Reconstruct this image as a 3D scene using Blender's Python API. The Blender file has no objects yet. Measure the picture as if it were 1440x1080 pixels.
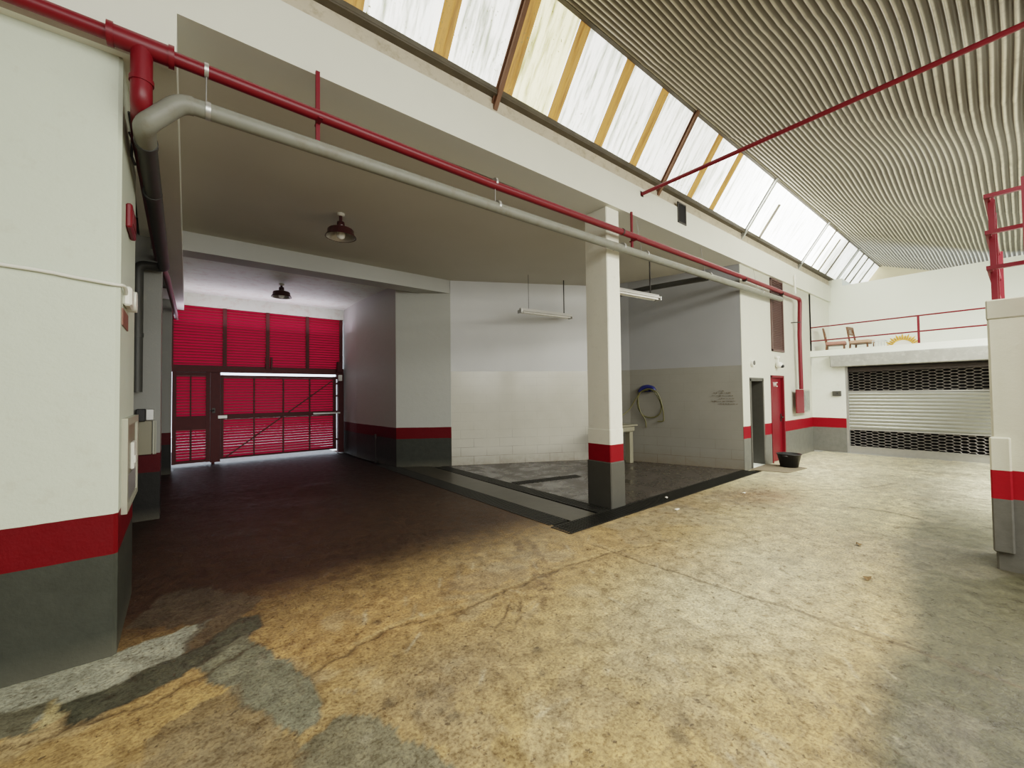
import bpy, math, random
import numpy as np
from mathutils import Vector, Matrix, Euler
random.seed(7)
C = bpy.context.scene.collection
PI = math.pi

# ------------------------------------------------------------------ mesh builder
class MB:
    def __init__(s): s.v = []; s.f = []; s.m = []; s.sm = []; s.cm = 0
    def mat(s, i): s.cm = i; return s
    def add(s, vs, fs, smooth=False):
        b = len(s.v); s.v += [tuple(p) for p in vs]
        for f in fs: s.f.append(tuple(b + i for i in f)); s.m.append(s.cm); s.sm.append(smooth)
        return s
    def box(s, x0, x1, y0, y1, z0, z1, M=None):
        vs = [Vector((x, y, z)) for z in (z0, z1) for y in (y0, y1) for x in (x0, x1)]
        if M is not None: vs = [M @ p for p in vs]
        return s.add(vs, [(0,2,3,1),(4,5,7,6),(0,1,5,4),(2,6,7,3),(0,4,6,2),(1,3,7,5)])
    def bbox(s, x0, x1, y0, y1, z0, z1, b=.01, M=None):
        """box with chamfered vertical and horizontal edges"""
        vs = []; 
        def ring(z, i):
            return [(x0+i+b*(i==0),y0+i,z),(x1-i-b*(i==0),y0+i,z),(x1-i,y0+i+b*(i==0),z),(x1-i,y1-i-b*(i==0),z),(x1-i-b*(i==0),y1-i,z),(x0+i+b*(i==0),y1-i,z),(x0+i,y1-i-b*(i==0),z),(x0+i,y0+i+b*(i==0),z)]
        rings = [ring(z0, b), ring(z0+b, 0), ring(z1-b, 0), ring(z1, b)]
        for r in rings: vs += [Vector(p) for p in r]
        if M is not None: vs = [M @ p for p in vs]
        fs = [tuple(reversed(range(8))), tuple(range(24, 32))]
        for k in range(3):
            for i in range(8): j = (i+1) % 8; fs.append((k*8+i, k*8+j, k*8+8+j, k*8+8+i))
        return s.add(vs, fs)
    def prism(s, poly, z0, z1):
        n = len(poly); vs = [(x, y, z0) for x, y in poly] + [(x, y, z1) for x, y in poly]
        fs = [tuple(reversed(range(n))), tuple(range(n, 2*n))]
        for i in range(n): j = (i+1) % n; fs.append((i, j, n+j, n+i))
        return s.add(vs, fs)
    def tube(s, pts, r, n=12, caps=True, smooth=True, rs=None):
        pts = [Vector(p) for p in pts]; k = len(pts); vs = []; up = None
        for i, p in enumerate(pts):
            t = (pts[min(i+1, k-1)] - pts[max(i-1, 0)]).normalized()
            if up is None:
                a = Vector((0,0,1)) if abs(t.z) < .9 else Vector((1,0,0)); up = (a - t*a.dot(t)).normalized()
            else: up = (up - t*up.dot(t)).normalized()
            w = t.cross(up); rr = rs[i] if rs else r
            c = 1.0
            if 0 < i < k-1:
                t0 = (pts[i]-pts[i-1]).normalized(); t1 = (pts[i+1]-pts[i]).normalized(); c = 1/max(.6, math.cos(t0.angle(t1)/2))
            for j in range(n):
                a = 2*PI*j/n; vs.append(p + (up*math.cos(a) + w*math.sin(a))*rr*c)
        fs = []
        for i in range(k-1):
            for j in range(n): q = (j+1) % n; fs.append((i*n+j, i*n+q, (i+1)*n+q, (i+1)*n+j))
        s.add(vs, fs, smooth)
        if caps:
            s.add([vs[j] for j in range(n)], [tuple(reversed(range(n)))]); s.add([vs[(k-1)*n+j] for j in range(n)], [tuple(range(n))])
        return s
    def bar(s, a, b, w, h=None, up=(0,0,1)):
        a = Vector(a); b = Vector(b); t = (b-a).normalized(); u = Vector(up)
        if abs(t.dot(u)) > .95: u = Vector((0,1,0))
        h = h or w; u = (u - t*u.dot(t)).normalized(); q = t.cross(u); vs = []
        for p in (a, b):
            for i, j in ((-1,-1),(1,-1),(1,1),(-1,1)): vs.append(p + q*w/2*i + u*h/2*j)
        return s.add(vs, [(3,2,1,0),(4,5,6,7),(0,1,5,4),(1,2,6,5),(2,3,7,6),(3,0,4,7)])
    def lathe(s, prof, c, n=24, smooth=True, sx=1, sy=1):
        vs = []; c = Vector(c)
        for r, z in prof:
            for j in range(n): a = 2*PI*j/n; vs.append(c + Vector((r*math.cos(a)*sx, r*math.sin(a)*sy, z)))
        fs = []
        for i in range(len(prof)-1):
            for j in range(n): q = (j+1) % n; fs.append((i*n+j, i*n+q, (i+1)*n+q, (i+1)*n+j))
        return s.add(vs, fs, smooth)
    def mesh(s, name, mats, off=(0,0,0)):
        me = bpy.data.meshes.new(name); o = Vector(off)
        me.from_pydata([tuple(Vector(p) - o) for p in s.v], [], s.f)
        for m in mats: me.materials.append(m)
        me.polygons.foreach_set('material_index', s.m); me.polygons.foreach_set('use_smooth', s.sm); me.update()
        return me

def org(o):
    v = Vector(o.location)
    while o.parent: o = o.parent; v += Vector(o.location)
    return v
def part(name, mb, mat, parent, label=None):
    mats = mat if isinstance(mat, (list, tuple)) else [mat]
    o = bpy.data.objects.new(name, mb.mesh(name, mats, org(parent))); C.objects.link(o); o.parent = parent
    if label: o['label'] = label
    return o
def single(name, mb, mat, label=None, cat=None, group=None, kind=None):
    mats = mat if isinstance(mat, (list, tuple)) else [mat]
    xs = [p[0] for p in mb.v]; ys = [p[1] for p in mb.v]; zs = [p[2] for p in mb.v]
    off = Vector(((min(xs)+max(xs))/2, (min(ys)+max(ys))/2, min(zs)))
    o = bpy.data.objects.new(name, mb.mesh(name, mats, off)); o.location = off; C.objects.link(o)
    return tag(o, label, cat, group, kind)
def tag(o, label=None, cat=None, group=None, kind=None):
    if label: o['label'] = label
    if cat: o['category'] = cat
    if group: o['group'] = group
    if kind: o['kind'] = kind
    return o
def thing(name, loc, label, cat, group=None, kind=None):
    o = bpy.data.objects.new(name, None); o.location = loc; o.empty_display_size = .1; C.objects.link(o)
    return tag(o, label, cat, group, kind)
def struct(name, mb, mat, label, cat='structure'): return single(name, mb, mat, label, cat, None, 'structure')
def copy_tree(o, parent=None):
    c = o.copy(); C.objects.link(c)
    if parent: c.parent = parent
    for ch in [x for x in bpy.data.objects if x.parent == o]: copy_tree(ch, c)
    return c
def smooth_path(pts, k=6):
    """Catmull-Rom through pts"""
    P = [Vector(p) for p in pts]; P = [P[0]] + P + [P[-1]]; out = []
    for i in range(1, len(P)-2):
        for j in range(k):
            t = j/k; a, b, c, d = P[i-1], P[i], P[i+1], P[i+2]
            out.append(.5*((2*b) + (c-a)*t + (2*a-5*b+4*c-d)*t*t + (3*b-a-3*c+d)*t**3))
    out.append(P[-2]); return out
def bend(a, corner, b, r, n=6):
    """points of a pipe elbow"""
    a, c, b = Vector(a), Vector(corner), Vector(b); p = c + (a-c).normalized()*r; q = c + (b-c).normalized()*r
    return [p*(1-t)**2 + c*2*t*(1-t) + q*t*t for t in [i/n for i in range(n+1)]]

# ------------------------------------------------------------------ materials
def nm(name):
    m = bpy.data.materials.new(name); m.use_nodes = True; nt = m.node_tree; b = nt.nodes['Principled BSDF']; return m, nt, b
def N(nt, t, **k):
    n = nt.nodes.new(t)
    for a, v in k.items(): setattr(n, a, v)
    return n
def mixc(nt, fac, a, b, mode='MIX'):
    n = N(nt, 'ShaderNodeMix', data_type='RGBA', blend_type=mode)
    for sock, v in ((n.inputs[0], fac), (n.inputs[6], a), (n.inputs[7], b)):
        if hasattr(v, 'is_linked') or hasattr(v, 'links'): nt.links.new(v, sock)
        elif isinstance(v, (int, float)): sock.default_value = v
        else: sock.default_value = (*v, 1)
    return n.outputs[2]
def math_(nt, op, a, b=None, c=None):
    n = N(nt, 'ShaderNodeMath', operation=op)
    for s_, v in zip(n.inputs, (a, b, c)):
        if v is None: continue
        if hasattr(v, 'links'): nt.links.new(v, s_)
        else: s_.default_value = v
    return n.outputs[0]
def ramp(nt, src, stops):
    n = N(nt, 'ShaderNodeValToRGB'); nt.links.new(src, n.inputs[0]); e = n.color_ramp.elements
    while len(e) < len(stops): e.new(.5)
    for el, (p, c) in zip(e, stops): el.position = p; el.color = (*c, 1) if len(c) == 3 else c
    return n.outputs[0]
def noise(nt, vec, scale, detail=4, rough=.55):
    n = N(nt, 'ShaderNodeTexNoise'); n.inputs['Scale'].default_value = scale; n.inputs['Detail'].default_value = detail; n.inputs['Roughness'].default_value = rough
    if vec is not None: nt.links.new(vec, n.inputs['Vector'])
    return n.outputs['Fac']
def bump(nt, b, h, strength=.3, dist=.01):
    n = N(nt, 'ShaderNodeBump'); n.inputs['Strength'].default_value = strength; n.inputs['Distance'].default_value = dist
    nt.links.new(h, n.inputs['Height']); nt.links.new(n.outputs[0], b.inputs['Normal'])
def pos(nt): return N(nt, 'ShaderNodeNewGeometry').outputs['Position']
def simple(name, col, rough=.5, metal=0, var=.15, scale=12, spec=.5, bumps=0, dirt=None):
    m, nt, b = nm(name); p = pos(nt); f = noise(nt, p, scale)
    c = mixc(nt, f, tuple(x*(1-var) for x in col), tuple(min(1, x*(1+var)) for x in col))
    if dirt:
        g = noise(nt, p, dirt[1], 6, .7); g = ramp(nt, g, [(.5, (0,0,0)), (.72, (1,1,1))]); c = mixc(nt, g, c, dirt[0])
    nt.links.new(c, b.inputs['Base Color']); b.inputs['Roughness'].default_value = rough; b.inputs['Metallic'].default_value = metal
    b.inputs['Specular IOR Level'].default_value = spec
    if bumps: bump(nt, b, f, bumps)
    return m
WHITE = (.64, .68, .575)
RED = (.13, .001, .004)
GREY = (.05, .053, .043)
def paint(name, white=WHITE, red=RED, grey=GREY, z1=.63, z2=.88, rough=.5, dirty=.25):
    """white wall with red stripe over grey dado, split by height"""
    m, nt, b = nm(name); p = pos(nt); sx = N(nt, 'ShaderNodeSeparateXYZ'); nt.links.new(p, sx.inputs[0])
    w = math_(nt, 'MULTIPLY', math_(nt, 'SUBTRACT', noise(nt, p, 3.0, 3), .5), .015)
    z = math_(nt, 'ADD', sx.outputs[2], w)
    a = math_(nt, 'GREATER_THAN', z, z1); c2 = math_(nt, 'GREATER_THAN', z, z2)
    n1 = noise(nt, p, 1.3, 5, .6); n2 = noise(nt, p, 9, 6, .65)
    wc = mixc(nt, n1, tuple(x*.93 for x in white), white)
    wc = mixc(nt, math_(nt, 'MULTIPLY', ramp(nt, n2, [(.58, (0,0,0)), (.8, (1,1,1))]), dirty), wc, (.42, .38, .28))
    gc = mixc(nt, n2, tuple(x*.75 for x in grey), tuple(x*1.3 for x in grey))
    # scuffed bottom
    low = math_(nt, 'MULTIPLY', ramp(nt, z, [(0, (1,1,1)), (.16, (0,0,0))]), n1)
    gc = mixc(nt, math_(nt, 'MULTIPLY', low, .5), gc, (.22, .2, .15))
    rc = mixc(nt, n2, tuple(x*.82 for x in red), tuple(x*1.15 for x in red))
    c = mixc(nt, a, gc, rc); c = mixc(nt, c2, c, wc)
    nt.links.new(c, b.inputs['Base Color']); b.inputs['Roughness'].default_value = rough; b.inputs['Specular IOR Level'].default_value = .22
    h = math_(nt, 'ADD', noise(nt, p, 5, 8, .6), math_(nt, 'MULTIPLY', noise(nt, p, 60, 3), .15))
    bump(nt, b, h, .35, .02); return m
def tiled(name, dx, dy, top=2.14, k=1.0):
    """wall tiled to door height, plaster above; the tile grid runs along direction (dx,dy)"""
    m, nt, b = nm(name); p = pos(nt)
    d = N(nt, 'ShaderNodeVectorMath', operation='DOT_PRODUCT'); nt.links.new(p, d.inputs[0]); d.inputs[1].default_value = (dx, dy, 0)
    sx = N(nt, 'ShaderNodeSeparateXYZ'); nt.links.new(p, sx.inputs[0]); cv = N(nt, 'ShaderNodeCombineXYZ')
    nt.links.new(d.outputs['Value'], cv.inputs[0]); nt.links.new(sx.outputs[2], cv.inputs[1])
    br = N(nt, 'ShaderNodeTexBrick', offset=.5); nt.links.new(cv.outputs[0], br.inputs['Vector'])
    br.inputs['Scale'].default_value = 1; br.inputs['Brick Width'].default_value = .6; br.inputs['Row Height'].default_value = .2
    br.inputs['Mortar Size'].default_value = .0045; br.inputs['Mortar Smooth'].default_value = .4
    lowf = ramp(nt, sx.outputs[2], [(.1, (1,1,1)), (.95, (.18,.18,.18))])
    nz = ramp(nt, noise(nt, p, 2.2, 4), [(.3, (.15,.15,.15)), (.65, (1,1,1))])
    mk = math_(nt, 'MULTIPLY', math_(nt, 'MULTIPLY', br.outputs['Fac'], lowf), nz)
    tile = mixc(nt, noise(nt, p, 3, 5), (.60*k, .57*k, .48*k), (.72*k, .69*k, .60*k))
    dirt = math_(nt, 'MULTIPLY', ramp(nt, sx.outputs[2], [(0, (1,1,1)), (.35, (0,0,0))]), noise(nt, p, 7, 6, .7))
    tile = mixc(nt, math_(nt, 'MULTIPLY', dirt, .9), tile, (.16, .12, .07))
    tile = mixc(nt, mk, tile, (.10, .075, .05))
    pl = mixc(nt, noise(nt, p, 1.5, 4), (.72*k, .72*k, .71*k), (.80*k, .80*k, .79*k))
    up = math_(nt, 'GREATER_THAN', sx.outputs[2], top)
    c = mixc(nt, up, tile, pl); nt.links.new(c, b.inputs['Base Color'])
    nt.links.new(ramp(nt, up, [(0, (.22,.22,.22)), (1, (.6,.6,.6))]), b.inputs['Roughness'])
    bump(nt, b, math_(nt, 'SUBTRACT', 1, mk), .3, .004); return m
M = {}
M['wall'] = paint('painted_wall')
M['wall_col'] = paint('painted_column', (.84,.82,.71), (.22,.002,.008), (.09,.088,.072))
M['wall_jut'] = paint('painted_corner_shaded', (.47,.47,.43), (.11,.001,.004), (.045,.047,.04))  # darker copy of the wall paint, corner shade put into its tones
M['wall_far'] = paint('painted_far_wall', (.57,.565,.485), (.24,.004,.012), (.14,.14,.12))
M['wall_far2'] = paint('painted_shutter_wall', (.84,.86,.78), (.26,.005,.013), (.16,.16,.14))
M['wall_dim'] = paint('painted_corridor_shaded', (.27,.27,.25), (.07,.001,.003), (.02,.019,.017))  # darkest copy of the wall paint, corridor shade put into its tones
M['cross'] = simple('shaded_cross_plaster', (.44,.44,.41), .7, var=.05, scale=2)  # white beam plaster with its shade mixed into the colour
M['wall_plain'] = simple('white_plaster', WHITE, .6, var=.05, scale=2, bumps=.1, dirt=((.55,.5,.4), 6))
M['dim'] = simple('rear_plaster', (.6,.59,.55), .7)  # plain plaster for the walls beside and behind the viewer
M['beam'] = simple('beam_plaster', (.74,.735,.65), .6, var=.05, scale=1.5, bumps=.1)
M['ceiling'] = simple('ceiling_plaster', (.53,.50,.43), .75, var=.05, scale=1.2)
M['far_wall'] = simple('far_white_plaster', (.88,.91,.82), .6, var=.04, scale=1)
M['cream'] = simple('cream_gable', (.72,.62,.42), .7, var=.08, scale=2)
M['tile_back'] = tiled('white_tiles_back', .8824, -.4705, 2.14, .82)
M['tile_side'] = tiled('dirty_shaded_tiles_side', .28, -.96, 2.14, .31)  # darker tile copy: grime plus the side wall's shade in the colour
M['red'] = simple('red_gloss_paint', (.16,.003,.010), .42, var=.12, scale=8)
M['red_steel'] = simple('red_steel_paint', (.17,.004,.012), .5, var=.15, scale=10)
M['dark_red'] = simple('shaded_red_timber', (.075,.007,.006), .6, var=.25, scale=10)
M['pvc'] = simple('grey_pvc', (.215,.215,.18), .5, var=.12, scale=7, dirt=((.18,.16,.12), 9))
M['pvc_dark'] = simple('dark_shaded_pvc', (.055,.055,.05), .5, var=.15)  # dark pipes; on the corridor branch it paints in underside shade
M['galv'] = simple('galvanised_steel', (.48,.48,.46), .4, .7, var=.12, scale=14)
M['steel_dark'] = simple('dark_steel', (.05,.045,.04), .45, .4)
M['grate'] = simple('wet_dark_grate', (.022,.021,.017), .5, .1, var=.3, scale=20, spec=.3)
M['void'] = simple('dark_void', (.012,.011,.011), .9)
M['black'] = simple('black_plastic', (.012,.012,.012), .45)
M['white_plastic'] = simple('white_plastic', (.78,.77,.70), .4, var=.05)
M['beige_plate'] = simple('beige_enamel', (.24,.22,.155), .4, var=.07, scale=5)
M['cab_frame'] = simple('pale_cabinet_frame', (.40,.39,.31), .4, var=.06)
M['grey_paint'] = simple('grey_paint', (.075,.073,.062), .45, var=.1)
M['concrete'] = simple('raw_concrete', (.36,.36,.33), .7, var=.2, scale=5, bumps=.3, dirt=((.5,.5,.46), 7))
M['concrete_light'] = simple('cast_concrete_cap', (.60,.58,.47), .7, var=.1, scale=5, bumps=.2)
M['brown_steel'] = simple('rusty_brown_steel', (.17,.085,.045), .5, .2, var=.3, scale=9)
M['gutter'] = simple('grimy_gutter', (.10,.085,.06), .6, .1, var=.4, scale=8)
M['louvre'] = simple('brown_louvre', (.12,.07,.06), .5, var=.15)
M['lamp_red'] = simple('maroon_enamel', (.05,.015,.015), .3, var=.1)
M['lamp_in'] = simple('lamp_reflector', (.45,.42,.38), .3, .3)
M['bulb'] = simple('bulb_glass', (.85,.83,.78), .15)
M['tube_white'] = simple('fluorescent_body', (.62,.60,.56), .35, var=.06)
M['yellow_hose'] = simple('yellow_hose', (.11,.10,.035), .45)
M['blue'] = simple('blue_plastic', (.012,.018,.10), .4)
M['mat'] = simple('brown_doormat', (.22,.18,.12), .95, var=.3, scale=60, bumps=.4)
M['wood'] = simple('brown_wood', (.16,.07,.03), .4, var=.25, scale=15)
M['pad'] = simple('pink_beige_upholstery', (.55,.36,.26), .8, var=.1)
M['pad_red'] = simple('rose_upholstery', (.45,.22,.18), .8, var=.1)
M['gold'] = simple('gilded_wood', (.72,.42,.10), .4, .2, var=.35, scale=25)
M['mirror'] = simple('pale_mirror_disc', (.85,.83,.76), .25, var=.03)
M['clear'] = simple('translucent_plastic', (.70,.72,.70), .25)
M['leaf'] = simple('dry_leaf', (.20,.12,.05), .8, var=.3, scale=80)
M['paper'] = simple('crumpled_paper', (.75,.70,.60), .8)
M['slate'] = simple('alu_slat', (.42,.43,.40), .33, .75, var=.1, scale=5)
M['mesh_steel'] = simple('grille_steel', (.30,.28,.26), .4, .7, var=.15)
M['shaft'] = simple('shutter_box_steel', (.07,.06,.055), .5, .5, var=.2)

def glassm():
    m, nt, b = nm('cabinet_glass'); b.inputs['Base Color'].default_value = (.9,.95,.92,1); b.inputs['Roughness'].default_value = .05
    b.inputs['Transmission Weight'].default_value = .9; b.inputs['IOR'].default_value = 1.1; return m
M['glass'] = glassm()

def gate_red():
    """thin painted slats that glow a little with the daylight behind them"""
    m, nt, b = nm('red_louvre_slat'); p = pos(nt)
    c = mixc(nt, noise(nt, p, 4), (.26,.003,.02), (.38,.006,.032))
    nt.links.new(c, b.inputs['Base Color']); b.inputs['Roughness'].default_value = .4
    t = N(nt, 'ShaderNodeBsdfTranslucent'); nt.links.new(mixc(nt, .5, (.85,.02,.11), (.85,.02,.11)), t.inputs[0])
    mx = N(nt, 'ShaderNodeMixShader'); mx.inputs[0].default_value = .10; b.inputs['Specular IOR Level'].default_value = .15; b.inputs['Roughness'].default_value = .6
    nt.links.new(b.outputs[0], mx.inputs[1]); nt.links.new(t.outputs[0], mx.inputs[2]); nt.links.new(mx.outputs[0], nt.nodes['Material Output'].inputs[0])
    return m
M['gate_red'] = gate_red()

def sky_panel(name, base, s0, s1, spots=.5, streak=.5, streakcol=(.45,.42,.25)):
    """translucent roof sheet with daylight behind it: algae streaks down the slope and dirt specks"""
    m, nt, b = nm(name); p = pos(nt); sx = N(nt, 'ShaderNodeSeparateXYZ'); nt.links.new(p, sx.inputs[0])
    cv = N(nt, 'ShaderNodeCombineXYZ'); nt.links.new(math_(nt, 'MULTIPLY', sx.outputs[0], 14), cv.inputs[0]); nt.links.new(math_(nt, 'MULTIPLY', sx.outputs[2], 1.6), cv.inputs[1])
    st = noise(nt, cv.outputs[0], 1, 6, .65); st = ramp(nt, st, [(.47, (0,0,0)), (.66, (1,1,1))])
    cv2 = N(nt, 'ShaderNodeCombineXYZ'); nt.links.new(math_(nt, 'MULTIPLY', sx.outputs[0], 2.2), cv2.inputs[0]); nt.links.new(math_(nt, 'MULTIPLY', sx.outputs[2], 1), cv2.inputs[1])
    vo = noise(nt, p, 42, 2, .5); sp = ramp(nt, vo, [(.66, (0,0,0)), (.70, (1,1,1))])
    msk = ramp(nt, noise(nt, cv2.outputs[0], 1.5, 3), [(.45, (0,0,0)), (.6, (1,1,1))])
    c = mixc(nt, math_(nt, 'MULTIPLY', st, streak), base, streakcol)
    c = mixc(nt, math_(nt, 'MULTIPLY', math_(nt, 'MULTIPLY', sp, msk), spots), c, (.16,.15,.06))
    g = ramp(nt, math_(nt, 'DIVIDE', sx.outputs[0], 18.5), [(.05, (s0/10,)*3), (.38, (s0/10,)*3), (.50, (s1/10,)*3), (.72, (s1/10,)*3), (.78, (s0/10,)*3)])
    nt.links.new(c, b.inputs['Base Color']); nt.links.new(c, b.inputs['Emission Color'])
    nt.links.new(math_(nt, 'MULTIPLY', g, 10), b.inputs['Emission Strength']); b.inputs['Roughness'].default_value = .5
    b.inputs['Base Color'].default_value = (.3,.3,.3,1)
    return m
M['sky_white'] = sky_panel('skylight_sheet_white', (1,1,.95), 1.7, 8.5, 1.0, .9, (.26,.28,.20))
M['sky_yellow'] = sky_panel('skylight_sheet_yellow', (1,.93,.62), 1.5, 4.5, 1.0, .95, (.32,.30,.12))
M['sky_tan'] = sky_panel('skylight_sheet_tan', (.42,.22,.06), .8, .8, .95, .9, (.22,.10,.02))

def corr():
    m, nt, b = nm('corrugated_roof_metal'); p = pos(nt); c = mixc(nt, noise(nt, p, 1.2, 5), (.62,.58,.47), (.82,.77,.66))
    at = N(nt, 'ShaderNodeAttribute'); at.attribute_name = 'groove_shade'
    c = mixc(nt, math_(nt, 'MULTIPLY', at.outputs['Fac'], .93), c, (.075,.062,.045))  # paints groove shade into the colour, leaving thin ridge highlights
    c = mixc(nt, math_(nt, 'MULTIPLY', ramp(nt, noise(nt, p, 7, 6, .7), [(.5, (0,0,0)), (.75, (1,1,1))]), .4), c, (.12,.10,.08))
    nt.links.new(c, b.inputs['Base Color']); b.inputs['Roughness'].default_value = .5; b.inputs['Metallic'].default_value = .15
    return m
M['corr'] = corr()

def floor_mat():
    m, nt, b = nm('worn_concrete_floor'); p = pos(nt)
    at = N(nt, 'ShaderNodeAttribute'); at.attribute_name = 'paint'
    wet = N(nt, 'ShaderNodeAttribute'); wet.attribute_name = 'wet'
    f1 = noise(nt, p, 55, 6, .7); f2 = noise(nt, p, 9, 8, .75); f3 = noise(nt, p, 180, 2, .5)
    # scratches: warped thin lines
    v = N(nt, 'ShaderNodeTexVoronoi', feature='DISTANCE_TO_EDGE'); v.inputs['Scale'].default_value = 7
    wp = N(nt, 'ShaderNodeVectorMath', operation='ADD'); nz = N(nt, 'ShaderNodeTexNoise'); nz.inputs['Scale'].default_value = 6; nz.inputs['Detail'].default_value = 5; nt.links.new(p, nz.inputs['Vector'])
    nt.links.new(p, wp.inputs[0]); nt.links.new(nz.outputs['Color'], wp.inputs[1]); nt.links.new(wp.outputs[0], v.inputs['Vector'])
    scr = ramp(nt, v.outputs['Distance'], [(0, (1,1,1)), (.03, (0,0,0))])
    c = at.outputs['Color']
    c = mixc(nt, 1.0, c, ramp(nt, f2, [(.30, (.42,.38,.33)), (.5, (1,1,1)), (.70, (1.4,1.35,1.25))]), 'MULTIPLY')
    c = mixc(nt, 1.0, c, ramp(nt, f1, [(.36, (.58,.53,.47)), (.50, (1,1,1)), (.64, (1.28,1.28,1.22))]), 'MULTIPLY')
    pit = ramp(nt, noise(nt, p, 24, 5, .6), [(.62, (0,0,0)), (.68, (1,1,1))])
    c = mixc(nt, math_(nt, 'MULTIPLY', pit, .75), c, (.09,.065,.04))
    c = mixc(nt, math_(nt, 'MULTIPLY', scr, .22), c, (.10,.08,.05))
    wv = N(nt, 'ShaderNodeTexNoise'); wv.inputs['Scale'].default_value = 16; wv.inputs['Detail'].default_value = 3; wv.inputs['Distortion'].default_value = 2.2; nt.links.new(p, wv.inputs['Vector'])
    rd = math_(nt, 'ABSOLUTE', math_(nt, 'SUBTRACT', wv.outputs['Fac'], .5)); rl = ramp(nt, rd, [(0, (1,1,1)), (.012, (0,0,0))])
    rl = math_(nt, 'MULTIPLY', rl, ramp(nt, noise(nt, p, 2.3, 3), [(.42, (0,0,0)), (.6, (1,1,1))]))
    c = mixc(nt, math_(nt, 'MULTIPLY', rl, .5), c, mixc(nt, 1.0, c, (2.0,1.95,1.85), 'MULTIPLY'))
    nt.links.new(c, b.inputs['Base Color'])
    r = math_(nt, 'SUBTRACT', ramp(nt, f2, [(.3, (.26,.26,.26)), (.7, (.48,.48,.48))]), math_(nt, 'MULTIPLY', wet.outputs['Fac'], .2))
    sy = N(nt, 'ShaderNodeSeparateXYZ'); nt.links.new(p, sy.inputs[0]); dull = ramp(nt, math_(nt, 'MULTIPLY', sy.outputs[1], .1), [(.34, (0,0,0)), (.45, (1,1,1))])
    r = math_(nt, 'ADD', r, math_(nt, 'MULTIPLY', dull, .12)); nt.links.new(r, b.inputs['Roughness'])
    nt.links.new(math_(nt, 'SUBTRACT', .38, math_(nt, 'MULTIPLY', dull, .15)), b.inputs['Specular IOR Level'])
    h = math_(nt, 'SUBTRACT', math_(nt, 'ADD', math_(nt, 'MULTIPLY', f1, .45), math_(nt, 'MULTIPLY', f2, 1.2)), math_(nt, 'MULTIPLY', pit, .5))
    h = math_(nt, 'ADD', h, math_(nt, 'MULTIPLY', rl, .4)); bump(nt, b, h, .5, .014); return m
M['floor'] = floor_mat()
def bay_mat():
    m, nt, b = nm('wet_grey_bay_floor'); p = pos(nt); f = noise(nt, p, 2.6, 6, .65)
    c = ramp(nt, f, [(.3, (.030,.026,.021)), (.55, (.062,.052,.044)), (.75, (.12,.105,.09))])
    c = mixc(nt, math_(nt, 'MULTIPLY', noise(nt, p, 40, 4), .4), c, (.03,.025,.02))
    nt.links.new(c, b.inputs['Base Color']); nt.links.new(ramp(nt, f, [(.35, (.12,.12,.12)), (.6, (.42,.42,.42))]), b.inputs['Roughness'])
    bump(nt, b, noise(nt, p, 30, 5), .25, .006); return m
M['bay'] = bay_mat()
M['kerb'] = simple('grey_concrete_strip', (.062,.056,.042), .4, var=.3, scale=6, bumps=.2)

# ------------------------------------------------------------------ floor (painted grid)
rng = np.random.RandomState(3)
def vnoise(x, y, s, seed):
    r = np.random.RandomState(seed); g = r.rand(128, 128)
    xs = x*s + 61.7; ys = y*s + 37.3; xi = np.floor(xs).astype(int); yi = np.floor(ys).astype(int); fx = xs-xi; fy = ys-yi
    fx = fx*fx*(3-2*fx); fy = fy*fy*(3-2*fy)
    G = lambda a, b: g[a % 128, b % 128]
    return (G(xi,yi)*(1-fx)+G(xi+1,yi)*fx)*(1-fy) + (G(xi,yi+1)*(1-fx)+G(xi+1,yi+1)*fx)*fy
def fbm(x, y, s, seed, o=5):
    t = 0; a = .5
    for i in range(o): t = t + a*vnoise(x, y, s*2**i, seed+i); a *= .5
    return t/(1-.5**o)
def seg_dist(x, y, pts):
    d = np.full(x.shape, 1e9)
    for (x0, y0), (x1, y1) in zip(pts[:-1], pts[1:]):
        dx, dy = x1-x0, y1-y0; t = np.clip(((x-x0)*dx+(y-y0)*dy)/(dx*dx+dy*dy+1e-9), 0, 1)
        d = np.minimum(d, np.hypot(x-x0-t*dx, y-y0-t*dy))
    return d
def inside(x, y, poly):
    c = np.zeros(x.shape, bool); n = len(poly)
    for i in range(n):
        x0, y0 = poly[i]; x1, y1 = poly[(i+1) % n]
        cond = ((y0 > y) != (y1 > y)) & (x < (x1-x0)*(y-y0)/(y1-y0+1e-12)+x0); c ^= cond
    return c
def gauss(x, y, cx, cy, rx, ry=None, rot=0):
    ry = ry or rx; u = (x-cx)*math.cos(rot)+(y-cy)*math.sin(rot); v = -(x-cx)*math.sin(rot)+(y-cy)*math.cos(rot)
    return np.exp(-(u*u/rx/rx+v*v/ry/ry))
def lin(a, b, n): return list(np.linspace(a, b, n, endpoint=False))
gx = np.array(lin(-5, -1.2, 12) + lin(-1.2, 4.4, 230) + lin(4.4, 9.5, 150) + lin(9.5, 15.2, 60) + [15.2])
gy = np.array(lin(-7, -1, 12) + lin(-1, 0, 30) + lin(0, 4.0, 190) + lin(4.0, 9.6, 90) + lin(9.6, 16, 40) + [16])
X, Y = np.meshgrid(gx, gy, indexing='ij')
W1 = fbm(X, Y, 1.6, 11); W2 = fbm(X, Y, 5, 31); W3 = fbm(X, Y, .6, 51); wx = (W2-.5)*.10 + (fbm(X, Y, 16, 41)-.5)*.05; wy = (fbm(X, Y, 5, 71)-.5)*.10 + (fbm(X, Y, 16, 43)-.5)*.05
Xw, Yw = X+wx, Y+wy
def col(c): return np.array(c)[None, None, :]
def lay(base, mask, c): return base*(1-mask[..., None]) + col(c)*mask[..., None]
tan = (.42,.285,.125)
P = np.ones(X.shape+(3,))*col(tan)
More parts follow.
